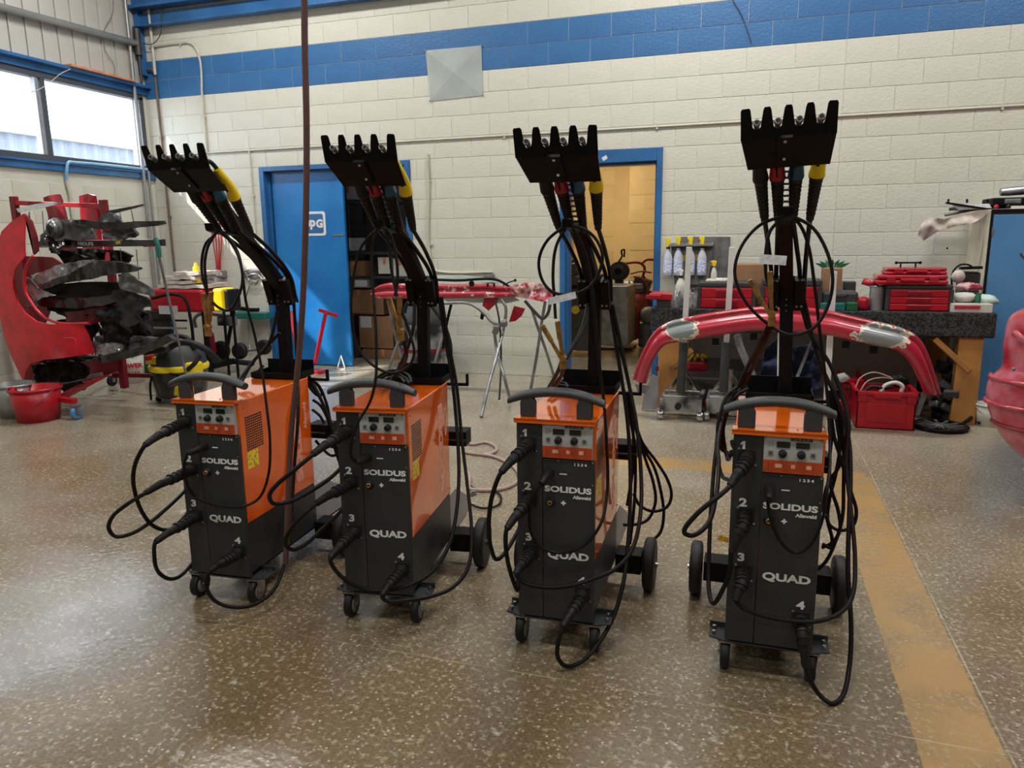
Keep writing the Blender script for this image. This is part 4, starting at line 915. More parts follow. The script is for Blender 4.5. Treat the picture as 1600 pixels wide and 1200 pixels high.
t = obj('black_lead', B().tube([G(x, y, .01) for x, y in [(728, 755), (745, 764), (765, 765), (778, 770), (783, 780), (775, 791), (755, 794), (735, 787), (722, 775)]], .006, 8, 6), 'cable'); tag(t, 'thin black lead curled on the floor by the beige hose', 'cable')

# ------------------------------------------------------------------ helpers for the things around the walls
CP = Vector((0, 0, CH))
def S(px, p): return px*(Vector(p)-CP).dot(_f)/FPX      # metres spanned by px at the point p
def PP(pts, Y): return [W(x, y, Y if not callable(Y) else Y(x, y)) for x, y in pts]
def foot(px, py, r):
    g = G(px, py); d = Vector((g.x, g.y, 0)).normalized(); return g+d*r
def crump(amp, sc=6, seed=0):
    return lambda q, co: Vector((0, -1, .25))*amp*noise.noise(co*sc+Vector((seed, seed*2, 0)))
def dome(amp):
    return lambda q, co: Vector((0, -1, 0))*amp*max(0, 1-q.length_squared)
def solo(name, b, m, label, cat, group=None, bevel=0): return tag(obj(name, b, m, bevel=bevel), label, cat, group)
def bucket(label, px, py, wt, wb, h, m, handle=True, rim=True, letters=None, lm='white', name='bucket'):
    g = G(px, py); r0 = S(wb, g)/2; r1 = S(wt, g)/2; c = foot(px, py, r0); H = S(h, c)*1.04
    t = thing(name, label, 'bucket', c)
    b = B().lathe(c, (0, 0, 1), [(0, r0*.96), (0, r0), (H, r1), (H, r1*.94), (.012, r0*.93), (.010, .001)], 28, caps=False)
    b.lathe(c, (0, 0, 1), [(0, .001), (0, r0)], 28, caps=False)
    obj('body', b, m, t)
    if rim: obj('rim', B().lathe(c, (0, 0, 1), [(H-.02, r1*.99), (H-.02, r1*1.06), (H, r1*1.06), (H, r1*.95)], 28, caps=False), m, t)
    if handle: obj('handle', B().tube([c+Vector((r1*1.05*math.cos(a), -r1*1.05*math.sin(a)*.8, H-.01-r1*.75*math.sin(a))) for a in [math.pi*k/10 for k in range(11)]], .003, 6, 2), 'steel', t)
    if letters:
        d = (Vector((0, 0, 0))-Vector((c.x, c.y, 0))).normalized(); u = Vector((-d.y, d.x, 0))
        for j, L in enumerate(letters): text('lettering', L, .045, lm, t, c+d*(r1*.99)+Vector((0, 0, H*(.55-.25*j))), u, (0, 0, 1), bold=.003)
    return t, c, r1, H

# ------------------------------------------------------------------ left corner: parts rack, fender, vacuum, compressor gear
YR = 5.1
rk = thing('parts_rack', 'red and black wheeled parts rack with padded arms loaded with trim', 'rack', (-5.7, 5.1, 0))
for x, ya, yb2 in ((23, 307, 585), (163, 312, 570)):
    a = W(x-2, ya, YR+.15); b_ = Vector((a.x, a.y, .12)); obj('post', B().bar(a, b_, .06, .05), 'darkred', rk, bevel=.004)
a, b_ = W(23, 317, YR+.15), W(163, 322, YR+.15); obj('top_bar', B().bar(a, b_, .04, .04), 'red', rk, bevel=.003)
text('lettering', 'PROLIFE', .03, 'darktext', rk, a.lerp(b_, .25)+Vector((0, -.022, 0)), (1, 0, 0), (0, 0, 1))
for j, (x0, y0_, x1_, y1_, tx) in enumerate(((54, 382, 256, 379, 142), (46, 474, 200, 470, 148), (34, 560, 262, 546, 156))):
    a, b_ = W(x0, y0_, YR), W(x1_, y1_, YR-.05); ar = obj('arm', B().bar(a, b_, .05, .055), 'blackglossy', rk, bevel=.006)
    obj('arm_stripe', B().bar(a+Vector((.0, -.027, -.018)), a.lerp(b_, .33)+Vector((0, -.027, -.018)), .004, .006), 'silver', ar)
    c = a.lerp(b_, (tx-x0)/(x1_-x0)); text('lettering', 'PROLIFE', .028, 'white', ar, c+Vector((0, -.030, .0)), (1, 0, -.02), (0, 0, 1), wide=1.2, bold=.001)
    for xx in (.15, .85): obj('arm_bracket', B().bar(W(x0+(x1_-x0)*xx, y0_, YR), W(x0+(x1_-x0)*xx, y0_, YR)+Vector((0, .16, 0)), .03, .04), 'red', rk)
a, b_ = W(185, 378, YR-.03), W(212, 377, YR-.03); obj('yellow_patch', B().bar(a+Vector((0, -.028, 0)), b_+Vector((0, -.028, 0)), .004, .03), 'label', rk)
g1 = G(176, 603); g2 = G(121, 655)
ba = B().bar(Vector((g1.x-.05, g1.y, .13)), Vector((g2.x-.25, g2.y-.0, .13)), .05, .045); obj('base_bar', ba, 'red', rk, bevel=.003)
obj('base_bar', B().bar(W(184, 579, 5.5), W(79, 602, 4.9), .03, .03), 'steel', rk, bevel=.002)
obj('base_bar', B().bar(W(180, 586, 5.6), W(240, 587, 5.5), .03, .04), 'darkred', rk, bevel=.002)
obj('base_bar', B().bar(Vector((g2.x-.32, g2.y, .17)), Vector((g2.x-.0, g2.y, .15)), .045, .04), 'red', rk, bevel=.002)
obj('post', B().bar(W(180, 545, 5.6), W(181, 590, 5.6), .05, .05), 'darkred', rk)
for g, m_ in ((g1, 'rubber'), (g2, 'cabblue')):
    cs = obj('caster', B().box(g.x-.028, g.x+.028, g.y-.03, g.y+.03, .105, .115).box(g.x-.028, g.x-.024, g.y-.02, g.y+.02, .04, .11).box(g.x+.024, g.x+.028, g.y-.02, g.y+.02, .04, .11), 'steel', rk)
    obj('wheel', B().lathe((g.x-.018, g.y, .055), (1, 0, 0), [(0, .03), (0, .05), (.005, .055), (.031, .055), (.036, .05), (.036, .03)], 20), m_, cs)
for x, y0_, y1_ in ((46, 330, 378), (66, 330, 380), (187, 330, 352), (205, 328, 346), (188, 388, 440), (213, 390, 436), (44, 333, 352)):
    obj('hanger_wire', B().tube([W(x, y0_, YR), W(x+2, (y0_+y1_)/2, YR-.01), W(x+4, y1_, YR)], .0035, 6, 3), 'darkgrey', rk)
def trimpart(label, name, pts, Y, m, th=.012, amp=.03, sc=5, seed=1, cuts=2, cat='trim part', grp=None):
    f1 = crump(amp, sc, seed); f2 = crump(amp*.35, sc*3.2, seed+5)
    return tag(obj(name, B().panel(PP(pts, Y), th, lambda q, co: f1(q, co)+f2(q, co), cuts+1), m), label, cat, grp)
trimpart('long thin black trim strip topmost at the right of the rack', 'trim_strip', [(164, 330), (200, 323), (222, 319), (224, 321), (190, 330), (168, 336)], YR-.1, 'blackglossy', .015, .01)
trimpart('long silver strip lying over the top bar of the rack', 'trim_strip', [(25, 326), (60, 318), (97, 315), (98, 318), (62, 326), (28, 332)], YR-.05, 'silver', .01, .01)
trimpart('wide black undertray on the top arm of the rack, pointing right', 'plastic_undertray', [(100, 344), (130, 343), (165, 348), (206, 347), (256, 345), (258, 350), (230, 355), (190, 358), (150, 358), (120, 352)], YR-.15, 'blackglossy', .02, .03, 6, 3)
trimpart('grey dusty plastic liner on the top arm of the rack', 'plastic_liner', [(96, 343), (118, 343), (140, 356), (150, 372), (125, 377), (96, 372), (82, 360)], YR-.1, 'greytrim', .02, .04, 8, 5)
trimpart('dark splash guard lying behind the liner on the top arm', 'splash_guard', [(60, 368), (74, 360), (98, 368), (128, 376), (60, 378)], YR-.05, 'blackglossy', .04, .03, 9, 8)
trimpart('grey rounded liner lying highest on the top arm', 'plastic_liner', [(148, 346), (158, 334), (172, 332), (186, 338), (192, 348), (165, 349)], YR-.12, 'greytrim', .02, .03, 9, 11)
hl = W(88, 357, YR-.12); r = S(15, hl)
t = thing('headlamp', 'round grey headlamp on the top arm of the rack', 'headlamp', hl); obj('housing', B().sphere(hl, r, 16, (.75, .8, 1.1)), 'greytrim', t); obj('lens', B().sphere(hl+Vector((.0, -.03, 0)), r*.9, 16, (.7, .8, 1.05)), 'silver', t)
trimpart('short black rod leaning out of the parts on the top arm', 'rod', [(196, 365), (209, 362), (210, 364), (198, 368)], YR-.1, 'blackglossy', .012, .002)
trimpart('glossy silver and black bumper moulding on the middle arm', 'bumper_moulding', [(48, 430), (80, 420), (100, 410), (130, 407), (150, 406), (152, 412), (130, 418), (115, 432), (100, 440), (60, 444)], YR-.25, 'silver', .03, .05, 6, 14, 3)
trimpart('black ribbed bumper cover lying across the middle arm', 'bumper_cover', [(112, 428), (130, 415), (150, 407), (190, 410), (216, 418), (219, 421), (190, 427), (160, 432), (120, 438), (68, 452), (66, 444)], YR-.3, 'blackglossy', .04, .04, 6, 17, 3)
trimpart('crumpled silver foil piece at the left end of the middle arm', 'foil_piece', [(38, 432), (50, 436), (60, 452), (88, 462), (62, 468), (50, 470), (42, 450)], YR-.28, 'silver', .012, .05, 12, 19)
trimpart('black underbody panel hanging under the bumper cover', 'underbody_panel', [(66, 446), (120, 442), (180, 440), (200, 448), (196, 460), (140, 465), (70, 466)], YR-.2, 'black', .03, .04, 7, 21)
trimpart('charcoal cloth draped over the right end of the middle arm', 'draped_cloth', [(172, 456), (200, 452), (215, 460), (232, 466), (236, 478), (218, 484), (212, 500), (205, 520), (190, 505), (186, 480)], YR-.3, 'darkcloth', .015, .08, 10, 23, 3, 'cloth')
trimpart('grey dusty fender liner under the bumper cover, right end', 'fender_liner', [(184, 430), (200, 426), (214, 436), (236, 452), (240, 462), (214, 458), (188, 452)], YR-.35, 'greytrim', .015, .05, 8, 25, 3)
trimpart('long black bumper beam on the middle arm', 'bumper_beam', [(48, 466), (90, 464), (140, 466), (186, 458), (190, 468), (160, 478), (120, 482), (70, 480), (50, 474)], YR-.2, 'blackglossy', .05, .03, 5, 27, 2)
trimpart('black wheel arch liner on the lowest arm', 'wheel_arch_liner', [(146, 520), (160, 505), (180, 490), (210, 488), (224, 508), (230, 530), (206, 535), (170, 535), (150, 532)], YR-.2, 'black', .03, .08, 7, 29, 3)
trimpart('red door skin piece between the arms of the rack', 'red_door_skin', [(100, 488), (130, 485), (160, 478), (168, 482), (167, 500), (140, 508), (104, 508)], YR+.02, 'darkred', .01, .01)
trimpart('pale headlamp glass with dusty frame on the lowest arm', 'lamp_bezel', [(150, 540), (175, 534), (190, 540), (188, 550), (165, 556), (152, 552)], YR-.22, 'silver', .03, .04, 14, 31)
trimpart('long dark green padded beam lying on the lowest arm', 'padded_beam', [(156, 556), (200, 548), (240, 534), (262, 524), (270, 530), (240, 546), (200, 560), (160, 568)], YR-.3, 'blackglossy', .05, .02, 6, 33)
trimpart('black bin liner sagging below the lowest arm', 'bin_liner', [(50, 572), (80, 565), (120, 566), (136, 575), (130, 592), (100, 598), (56, 598)], YR-.1, 'black', .03, .08, 8, 35, 3, 'bag')
trimpart('dark crumpled rag on the floor under the rack', 'rag', [(95, 600), (120, 590), (132, 600), (128, 610), (100, 612)], 5.2, 'darkcloth', .02, .04, 14, 37, 2, 'rag')
for j, (nm, pts3, dy, m_, am) in enumerate((
 ('wide black splash shield filling the gap over the middle arm', [(90, 392), (130, 388), (190, 392), (206, 400), (190, 412), (140, 412), (100, 412)], .12, 'black', .05),
 ('black wiring loom bundle below the top arm', [(64, 372), (90, 366), (104, 380), (96, 396), (74, 394)], -.06, 'blackglossy', .09),
 ('dark crumpled inner liner under the draped cloth', [(160, 482), (210, 476), (232, 490), (236, 520), (222, 540), (180, 546), (158, 530), (150, 505)], -.1, 'darkcloth', .12),
 ('black radiator shroud low behind the fender arch', [(84, 500), (150, 496), (152, 512), (140, 540), (96, 548)], .1, 'black', .08),
 ('dusty dark bumper insert over the padded beam', [(140, 526), (200, 524), (244, 528), (236, 542), (180, 552), (146, 548)], -.15, 'greytrim', .08),
 ('black side skirt across the lower rack', [(60, 556), (140, 548), (226, 544), (230, 554), (150, 564), (64, 568)], -.05, 'blackglossy', .04),
 ('dark grey bracket heap on the right end of the top arm', [(176, 356), (206, 352), (210, 366), (196, 374), (170, 374), (160, 364)], -.1, 'greytrim', .06),
 ('large black wheel liner standing behind the middle arm', [(60, 452), (100, 446), (170, 448), (190, 470), (176, 500), (120, 500), (74, 484)], .06, 'black', .08))):
    trimpart(nm, 'black_trim_part', pts3, YR+dy, m_, .03, am, 9, 80+j*3, 3)
# red pieces
fo = [(36, 334), (46, 380), (51, 400), (40, 418), (37, 440), (40, 458), (48, 472), (60, 488), (76, 500), (94, 505), (138, 505), (146, 524), (152, 551), (120, 556), (80, 560), (60, 566), (48, 578), (40, 592), (37, 598), (32, 575), (24, 540), (18, 500), (12, 455), (5, 392), (6, 362), (18, 346)]
fd = thing('front_fender', 'bright red front fender with wheel arch standing on its nose at the far left', 'fender', W(38, 598, 4.75))
obj('skin', B().panel(PP(fo, lambda x, y: 4.72+.0009*(y-400)), .012, lambda q, co: Vector((0, -1, 0))*.12*max(0, 1-q.length_squared*1.2), 3), 'fender', fd)
obj('arch_flange', B().tube(PP([(x+1, y) for x, y in fo[2:11]], 4.74), .012, 8, 3), 'fender', fd)
obj('inner_edge', B().panel(PP([(37, 334), (44, 352), (50, 378), (52, 398), (58, 392), (56, 370), (48, 345)], 4.85), .02, None, 1), 'darkred', fd)
obj('crease', B().tube(PP([(100, 528), (118, 530), (120, 545), (122, 555)], 4.68), .004, 6, 3), 'fender', fd)
trimpart('large dull red hood leaning behind the bright red fender', 'hood', [(-30, 398), (40, 400), (80, 402), (95, 412), (100, 430), (90, 460), (60, 520), (50, 600), (36, 608), (-30, 612)], 5.35, 'darkred', .02, .05, 1.5, 41, 3, 'hood')
trimpart('dark red leaning fender behind the rack, left one of two upright ones', 'upright_red_panel', [(66, 308), (74, 305), (92, 304), (96, 320), (108, 360), (121, 411), (100, 413), (90, 400), (76, 350)], 5.5, 'darkred', .03, .03, 4, 43, 2, 'body panel')
trimpart('brighter red upright fender behind the rack, right one of two', 'upright_red_panel', [(123, 306), (138, 303), (148, 306), (149, 340), (156, 380), (158, 408), (134, 410), (128, 370)], 5.5, 'carred', .03, .03, 4, 45, 2, 'body panel')
trimpart('wide dark red panel low between the rack wheels', 'red_door_skin', [(98, 560), (184, 556), (186, 580), (130, 596), (60, 600)], 5.35, 'darkred', .02, .02, 4, 46, 2, 'body panel')
bucket('grey bucket behind the bright red bucket at the far left', 28, 654, 58, 46, 50, 'galv')
bucket('bright red bucket on the floor at the far left', 62, 661, 72, 60, 50, 'red', letters=None)
bucket('white bucket with red letters under the rack', 207, 600, 42, 36, 50, 'bucketwhite', letters=('LOWER', 'TEAM'), lm='red')
bucket('dark green bucket beside the white lettered bucket', 242, 584, 38, 32, 40, 'green')
hp_ = [W(245, 376, 4.9), W(262, 460, 4.95), W(279, 534, 5.0)]
pb = thing('squeegee_pole', 'pale pole with green grip leaning beside the rack', 'pole', hp_[2]); obj('pole', B().tube([W(248, 398, 4.9), hp_[1], hp_[2], hp_[2]+(hp_[2]-hp_[1])*((hp_[2].z-.005)/(hp_[1].z-hp_[2].z))], .011, 8, 2), 'steel', pb); obj('green_grip', B().tube([W(243, 372, 4.9), W(247, 385, 4.9), W(249, 402, 4.9)], .018, 8, 3), 'teal', pb)
# shop vacuum
c = foot(286, 632, .19); v = thing('shop_vacuum', 'black and yellow shop vacuum on casters', 'vacuum', c)
k_ = S(1, c)
obj('drum', B().lathe(c+Vector((0, 0, .05)), (0, 0, 1), [(0, 34*k_), (.02, 37*k_), (42*k_, 42*k_)], 28), 'blackglossy', v)
obj('yellow_ring', B().lathe(c+Vector((0, 0, .05+42*k_)), (0, 0, 1), [(0, 43*k_), (6*k_, 44*k_), (9*k_, 42*k_)], 28), 'yellow', v)
obj('motor_head', B().lathe(c+Vector((0, 0, .05+51*k_)), (0, 0, 1), [(0, 41*k_), (14*k_, 38*k_), (26*k_, 32*k_), (34*k_, 18*k_), (36*k_, 3*k_)], 28), 'plastic', v)
obj('top_handle', B().tube([c+Vector((x*k_, -.02, .05+z*k_)) for x, z in ((-30, 72), (-20, 88), (0, 93), (24, 90), (36, 74))], .022, 10), 'rubber', v)
obj('yellow_side', B().box(c.x+24*k_, c.x+46*k_, c.y-.14, c.y-.0, .05+30*k_, .05+56*k_), 'yellow', v, bevel=.02)
obj('yellow_side', B().box(c.x+10*k_, c.x+40*k_, c.y-.20, c.y-.1, .05+6*k_, .05+22*k_), 'yellow', v, bevel=.015)
obj('vacuum_hose', B().tube([W(245, 592, c.y-.15), W(247, 565, c.y-.2), W(262, 545, c.y-.22), (W(290, 535, c.y-.24)), W(320, 545, c.y-.2), W(342, 565, c.y-.1)], .028, 12, 6), 'rubber', v)
obj('wand', B().tube([W(293, 578, c.y-.24), W(304, 568, c.y-.25), W(312, 556, c.y-.2)], .020, 10), 'rubber', v)
obj('side_rail', B().tube([W(236, 625, c.y-.2), W(235, 600, c.y-.2), W(240, 584, c.y-.2), W(290, 590, c.y-.25)], .010, 8), 'black', v)
obj('name_plate', B().box(c.x-24*k_, c.x-6*k_, c.y-41*k_, c.y-36*k_, .05+55*k_, .05+66*k_), 'label', v)
for a in (0, 1.57, 3.14, 4.71):
    p = c+Vector((34*k_*math.cos(a+.5), 34*k_*math.sin(a+.5), .03)); obj('caster', B().lathe(p-Vector((.012, 0, 0)), (1, 0, 0), [(0, .02), (0, .03), (.024, .03), (.024, .02)], 14).box(p.x-.02, p.x+.02, p.y-.01, p.y+.01, .04, .07), 'rubber', v)
# crimson generator cart with cloths on it
YG = 6.35
a = W(300, 552, YG); gn = thing('spot_welder_cart', 'crimson boxy machine on a black cart with cloths on top', 'machine cart', (a.x, YG, 0))
gl, gr_, gt, gb = W(232, 470, YG).x, W(318, 470, YG).x, W(280, 452, YG).z, W(280, 488, YG).z
obj('crimson_case', B().box(gl, gr_, YG, YG+.5, gb, gt), 'red', gn, bevel=.03)
obj('black_front', B().box(gl-.02, gl+.30, YG-.06, YG, W(260, 534, YG).z, gb+.02), 'blackglossy', gn, bevel=.01)
obj('paper_plate', B().box(*[q for q in (W(255, 482, YG).x, W(284, 482, YG).x)], YG-.064, YG-.06, W(270, 490, YG).z, W(270, 477, YG).z), 'paper', gn)
for zz in (500, 512, 524): obj('shelf_rail', B().bar(W(240, zz, YG-.07), W(292, zz+1, YG-.07), .01, .02), 'greyplastic' if zz == 512 else 'black', gn)
obj('frame', B().tube([W(238, 466, YG-.1), W(270, 460, YG-.1), W(288, 466, YG-.1), (W(298, 500, YG-.1)), W(303, 545, YG-.1)], .016, 8), 'black', gn)
obj('cart_base', B().box(gl, gr_, YG, YG+.4, .10, .16), 'black', gn)
for x in (gl+.05, gr_-.05): obj('wheel', B().lathe((x-.02, YG+.02, .08), (1, 0, 0), [(0, .05), (0, .08), (.04, .08), (.04, .05)], 20), 'rubber', gn)
for e0 in (gl+.02, gr_-.06): obj('leg', B().box(e0, e0+.04, YG+.02, YG+.06, .1, gb), 'black', gn)
cl_i = [('lowest', (246, 446), (322, 444), 7), ('second lowest', (250, 438), (300, 437), 6), ('middle', (254, 430), (304, 430), 6), ('topmost', (262, 423), (310, 424), 6)]
for j, (nm, p0_, p1_, th) in enumerate(cl_i):
    a, b_ = W(*p0_, YG+.02), W(*p1_, YG+.02); zz = gt+.005+j*.045
    q = B().panel([Vector((a.x, YG+.02, zz)), Vector((b_.x, YG+.02, zz+.005)), Vector((b_.x-.02, YG+.38, zz+.01)), Vector((a.x+.04, YG+.38, zz))], -.035, lambda q_, co: Vector((0, 0, 1))*.014*noise.noise(co*14), 3)
    solo('folded_cloth', q, 'cloth', f'folded pale cloth, {nm} of the stack on the crimson machine', 'cloth', 'cloths on the crimson machine')
p = W(308, 436, YG+.1); solo('spray_can', B().lathe((p.x, p.y, gt+.06), (0, 0, 1), [(0, .035), (.16, .035), (.18, .02), (.21, .015)], 14), 'yellow', 'yellow can standing behind the folded cloths', 'can')
p0_, p1_ = W(331, 451, YG-.1), W(350, 487, YG-.1)
yb_ = thing('yellow_box', 'yellow box with black edge beside the crimson machine', 'box', (p0_.x, YG-.1, p1_.z)); obj('body', B().box(p0_.x, p1_.x, YG-.1, YG+.1, p1_.z, p0_.z), 'yellow', yb_, bevel=.02); obj('black_edge', B().box(p1_.x, p1_.x+.05, YG-.08, YG+.12, p1_.z, p0_.z-.01), 'rubber', yb_, bevel=.02)
for xq in (p0_.x+.02, p1_.x+.01): obj('leg', B().box(xq, xq+.02, YG, YG+.02, 0, p1_.z+.01), 'black', yb_)
# hand truck
YT = 6.9
ht = thing('hand_truck', 'black hand truck with red axle part against the back wall', 'hand truck', G(355, 556))
obj('frame', B().tube([W(306, 512, YT), W(304, 498, YT), W(312, 491, YT), W(340, 492, YT), W(358, 494, YT)], .02, 8), 'steel', ht)
obj('frame', B().tube([W(364, 500, YT), W(363, 485, YT), W(370, 482, YT), W(392, 484, YT), W(404, 484, YT)], .022, 8), 'black', ht)
obj('upright', B().bar(W(365, 486, YT), W(353, 554, YT), .03, .03), 'black', ht)
obj('clamp_block', B().obox(W(364, 502, YT-.02), (.09, .05, .10)), 'greyplastic', ht, bevel=.01)
obj('bracket', B().obox(W(350, 502, YT), (.16, .04, .10)), 'silver', ht, bevel=.01)
obj('red_arm', B().bar(W(326, 520, YT-.1), W(332, 552, YT-.1), .10, .05), 'darkred', ht, bevel=.01)
for x, y, r in ((343, 548, 15), (372, 549, 13), (410, 543, 12)):
    p = W(x, y, YT-.05); rr_ = S(r, p); p.z = max(p.z, rr_)
    w = obj('wheel', B().lathe(p, (0, 1, 0), [(0, rr_*.6), (0, rr_*.93), (.015, rr_), (.045, rr_), (.06, rr_*.93), (.06, rr_*.6)], 24), 'rubber', ht); obj('rim', B().lathe(p+Vector((0, .006, 0)), (0, 1, 0), [(0, rr_*.15), (0, rr_*.62), (.048, rr_*.62), (.048, rr_*.15)], 18), 'steel', w)
obj('axle', B().cyl(W(372, 549, YT), W(410, 546, YT), .012, 8), 'steel', ht); obj('axle_bar', B().cyl(W(345, 563, YT-.1), W(395, 568, YT-.1), .03, 10), 'rubber', ht)
tb_ = thing('grinding_tube', 'white tube with teal end held against the wall by the blue door', 'tube', W(390, 492, 7.2)); obj('tube', B().cyl(W(372, 484, 7.2), W(404, 483, 7.2), .02, 10), 'bucketwhite', tb_); obj('teal_body', B().box(W(366, 490, 7.2).x, W(418, 490, 7.2).x, 7.15, 7.30, W(390, 498, 7.2).z, W(390, 488, 7.2).z), 'teal', tb_, bevel=.01)
obj('stand_leg', B().tube([W(388, 490, 7.2), W(389, 530, 7.2), W(392, 556, 7.1)], .008, 6), 'steel', tb_)
fx = thing('wall_bracket', 'silver wall bracket with tangled fittings left of the blue door', 'bracket', W(395, 435, DW-.05))
for pth in ([(380, 425), (392, 420), (406, 420)], [(384, 432), (400, 428), (410, 436)], [(386, 440), (398, 446), (404, 438)], [(390, 446), (384, 470), (386, 490)], [(378, 430), (384, 426), (388, 436), (400, 440)]): obj('fitting', B().tube(PP(pth, DW-.05), .008, 6), 'chrome', fx)
obj('plate', B().box(W(382, 430, DW).x, W(408, 430, DW).x, DW-.02, DW-.001, W(390, 434, DW).z, W(390, 422, DW).z), 'steel', fx)
# red panel stands by the blue door
for nm, pts2 in (('left red steel stand leaning on the blue door', [[(456, 488), (460, 515), (466, 553)], [(450, 490), (460, 487)], [(452, 566), (470, 556), (484, 566)]]), ('right red steel stand leaning on the blue door', [[(509, 488), (502, 525), (492, 568)], [(498, 484), (510, 488), (528, 494)], [(478, 572), (492, 568), (505, 567)]])):
    t = thing('steel_stand', nm, 'stand', W(*pts2[2][1], 7.0)); 
    for j, L in enumerate(pts2):
        if j == 2: gz = W(*L[0], 6.95); obj('foot', B().box(gz.x, W(*L[-1], 6.95).x, 6.9, 7.0, .001, .035), 'red', t, bevel=.003); continue
        obj(('upright', 'top_bar', 'foot')[j], B().bar(W(*L[0], 7.05 if j < 2 else 6.95), W(*L[-1], 7.12 if j == 1 else 6.95), .05 if j == 0 else .035, .035), 'red', t, bevel=.003)
solo('door_wedge', B().tube([W(527, 568, 7.2)*1+Vector((0, 0, .012-W(527, 568, 7.2).z)), W(533, 556, 7.2), W(539, 568, 7.2)+Vector((0, 0, .012-W(539, 568, 7.2).z))], .01, 6, 1).box(W(527, 568, 7.2).x, W(539, 568, 7.2).x, 7.19, 7.21, .002, .014), 'bucketwhite', 'white wedge standing at the foot of the blue door', 'wedge')
# storage room goods
def carton(label, x0, y0_, x1_, y1_, Y, dep=.35, m='card', cat='box', grp='cartons in the storage room', lab=None):
    a, b_ = W(x0, y0_, Y), W(x1_, y1_, Y); t = obj('carton', B().box(a.x, b_.x, Y, Y+dep, b_.z, a.z), m, bevel=.004); tag(t, label, cat, grp)
    if lab: l0, l1 = W(lab[0], lab[1], Y), W(lab[2], lab[3], Y); obj('box_label', B().box(l0.x, l1.x, Y-.003, Y, l1.z, l0.z), 'paper', t)
    obj('tape', B().box((a.x+b_.x)/2-.02, (a.x+b_.x)/2+.02, Y-.0015, Y, a.z-.08, a.z), 'plank', t); return t
YS = 8.0
carton('brown carton under the tray beside the blue door, uppermost left', 537, 408, 572, 450, YS)
carton('brown carton with a white label, second from top at left', 537, 452, 585, 490, YS, lab=(553, 432, 575, 448))
carton('pale brown carton with printed label, middle of the stack', 552, 436, 577, 450, YS-.05, m='greyplastic', lab=(555, 438, 574, 448))
carton('wide brown carton in the middle of the storage stack', 540, 456, 600, 492, YS+.02)
carton('brown carton with white label low in the storage room', 560, 494, 615, 545, YS, lab=(563, 494, 581, 512))
carton('dark brown carton at the bottom left of the storage room', 543, 530, 560, 568, YS, m='darkgrey')
carton('brown carton at the bottom right of the storage room', 566, 545, 632, 572, YS)
carton('white carton with printing on the high shelf', 531, 291, 556, 312, YS, m='paper')
carton('small white carton on the middle shelf by the door edge', 537, 372, 549, 392, YS, m='paper')
carton('white carton with a red line of print on the shelf', 590, 402, 612, 428, YS, m='bucketwhite')
carton('white and grey carton behind the second welder arm', 614, 404, 636, 432, YS+.03, m='bucketwhite')
for z, yb2 in ((W(560, 392, YS).z, 0), (W(560, 314, YS).z, 0), (W(560, 452, YS).z, 0)):
    pass
sh_ = thing('storage_shelf', 'dark storage shelf behind the open doorway', 'shelf', (-4.0, 8.2, 0))
for zpx in (314, 394, 431): z = W(560, zpx, YS).z; obj('shelf_board', B().box(-4.62, -3.3, YS-.03, YS+.5, z-.03, z-.002), 'darkgrey', sh_)
for x in (-4.62, -3.32): obj('upright', B().box(x-.02, x+.02, YS-.02, YS+.02, 0, 2.2).box(x-.02, x+.02, YS+.45, YS+.49, 0, 2.2), 'darkgrey', sh_)

# ------------------------------------------------------------------ centre: folding stands, scraped rail, silver vacuum
YC = 6.3
rl = thing('bumper_cover', 'long scraped red bumper cover lying across the folding stands', 'bumper', W(700, 460, YC))
secs = []
for k in range(20):
    u = k/19; x = 583+u*232; top_ = 441+3*math.sin(u*3)+(6*u**3 if u > .8 else 0)-(0 if u > .08 else -(0.08-u)*90); bot = 467-2*u+(-8*(u-.85) if u > .85 else 0)
    mid = (top_+bot)/2; h_ = (bot-top_)/2*(1 if u > .06 else .5+u*8)
    pr = [(-1, -.02), (-.75, -.055), (-.35, -.035), (-.25, -.02), (-.05, -.03), (.1, -.05), (.6, -.06), (.95, -.03), (1, 0), (.6, .06), (0, .05), (-.7, .05)]
    secs.append([W(x, mid+a*h_, YC)+Vector((0, b_, 0)) for a, b_ in pr])
obj('skin', B().loft(secs), 'scraped', rl)
for x in (762, 772): p = W(x, 445, YC-.055); obj('slot', B().obox(p, (.012, .02, .03)), 'black', rl)
obj('round_hole', B().cyl(W(737, 443, YC-.06), W(737, 443, YC-.04), .025, 14), 'black', rl)
obj('black_strip', B().tube(PP([(680, 437), (720, 438), (750, 436), (775, 437), (790, 444), (800, 452)], YC-.02), .012, 8), 'black', rl)
trimpart('crumpled pink plastic cover lying at the right end of the stands', 'crumpled_cover', [(802, 446), (825, 441), (845, 443), (858, 452), (862, 462), (858, 472), (835, 470), (815, 464), (798, 460)], YC-.05, 'pinkpart', .04, .09, 11, 51, 3, 'plastic cover')
solo('wire_pin', B().tube(PP([(786, 446), (796, 441), (806, 438)], YC-.1), .006, 6).sphere(W(805, 438, YC-.1), .014, 8), 'black', 'black pin sticking up beside the crumpled pink cover', 'pin')
tf = thing('film_sheet', 'mint green film folded over the folding stands', 'film', W(760, 467, YC+.1))
obj('film', B().panel(PP([(690, 466), (735, 464), (800, 462), (812, 470), (790, 474), (740, 473), (700, 472)], YC+.05), .03, crump(.02, 8, 3), 2), 'mint', tf)
obj('film', B().panel(PP([(676, 431), (720, 430), (772, 436), (790, 440), (760, 441), (690, 438)], YC+.3), .02, crump(.02, 8, 5), 2), 'mint', tf)
trimpart('dark red corner piece hanging under the stands, left one', 'red_corner_piece', [(757, 466), (779, 465), (776, 474), (764, 486), (754, 478)], YC+.03, 'carred', .012, .02, 5, 61, 2, 'body part')
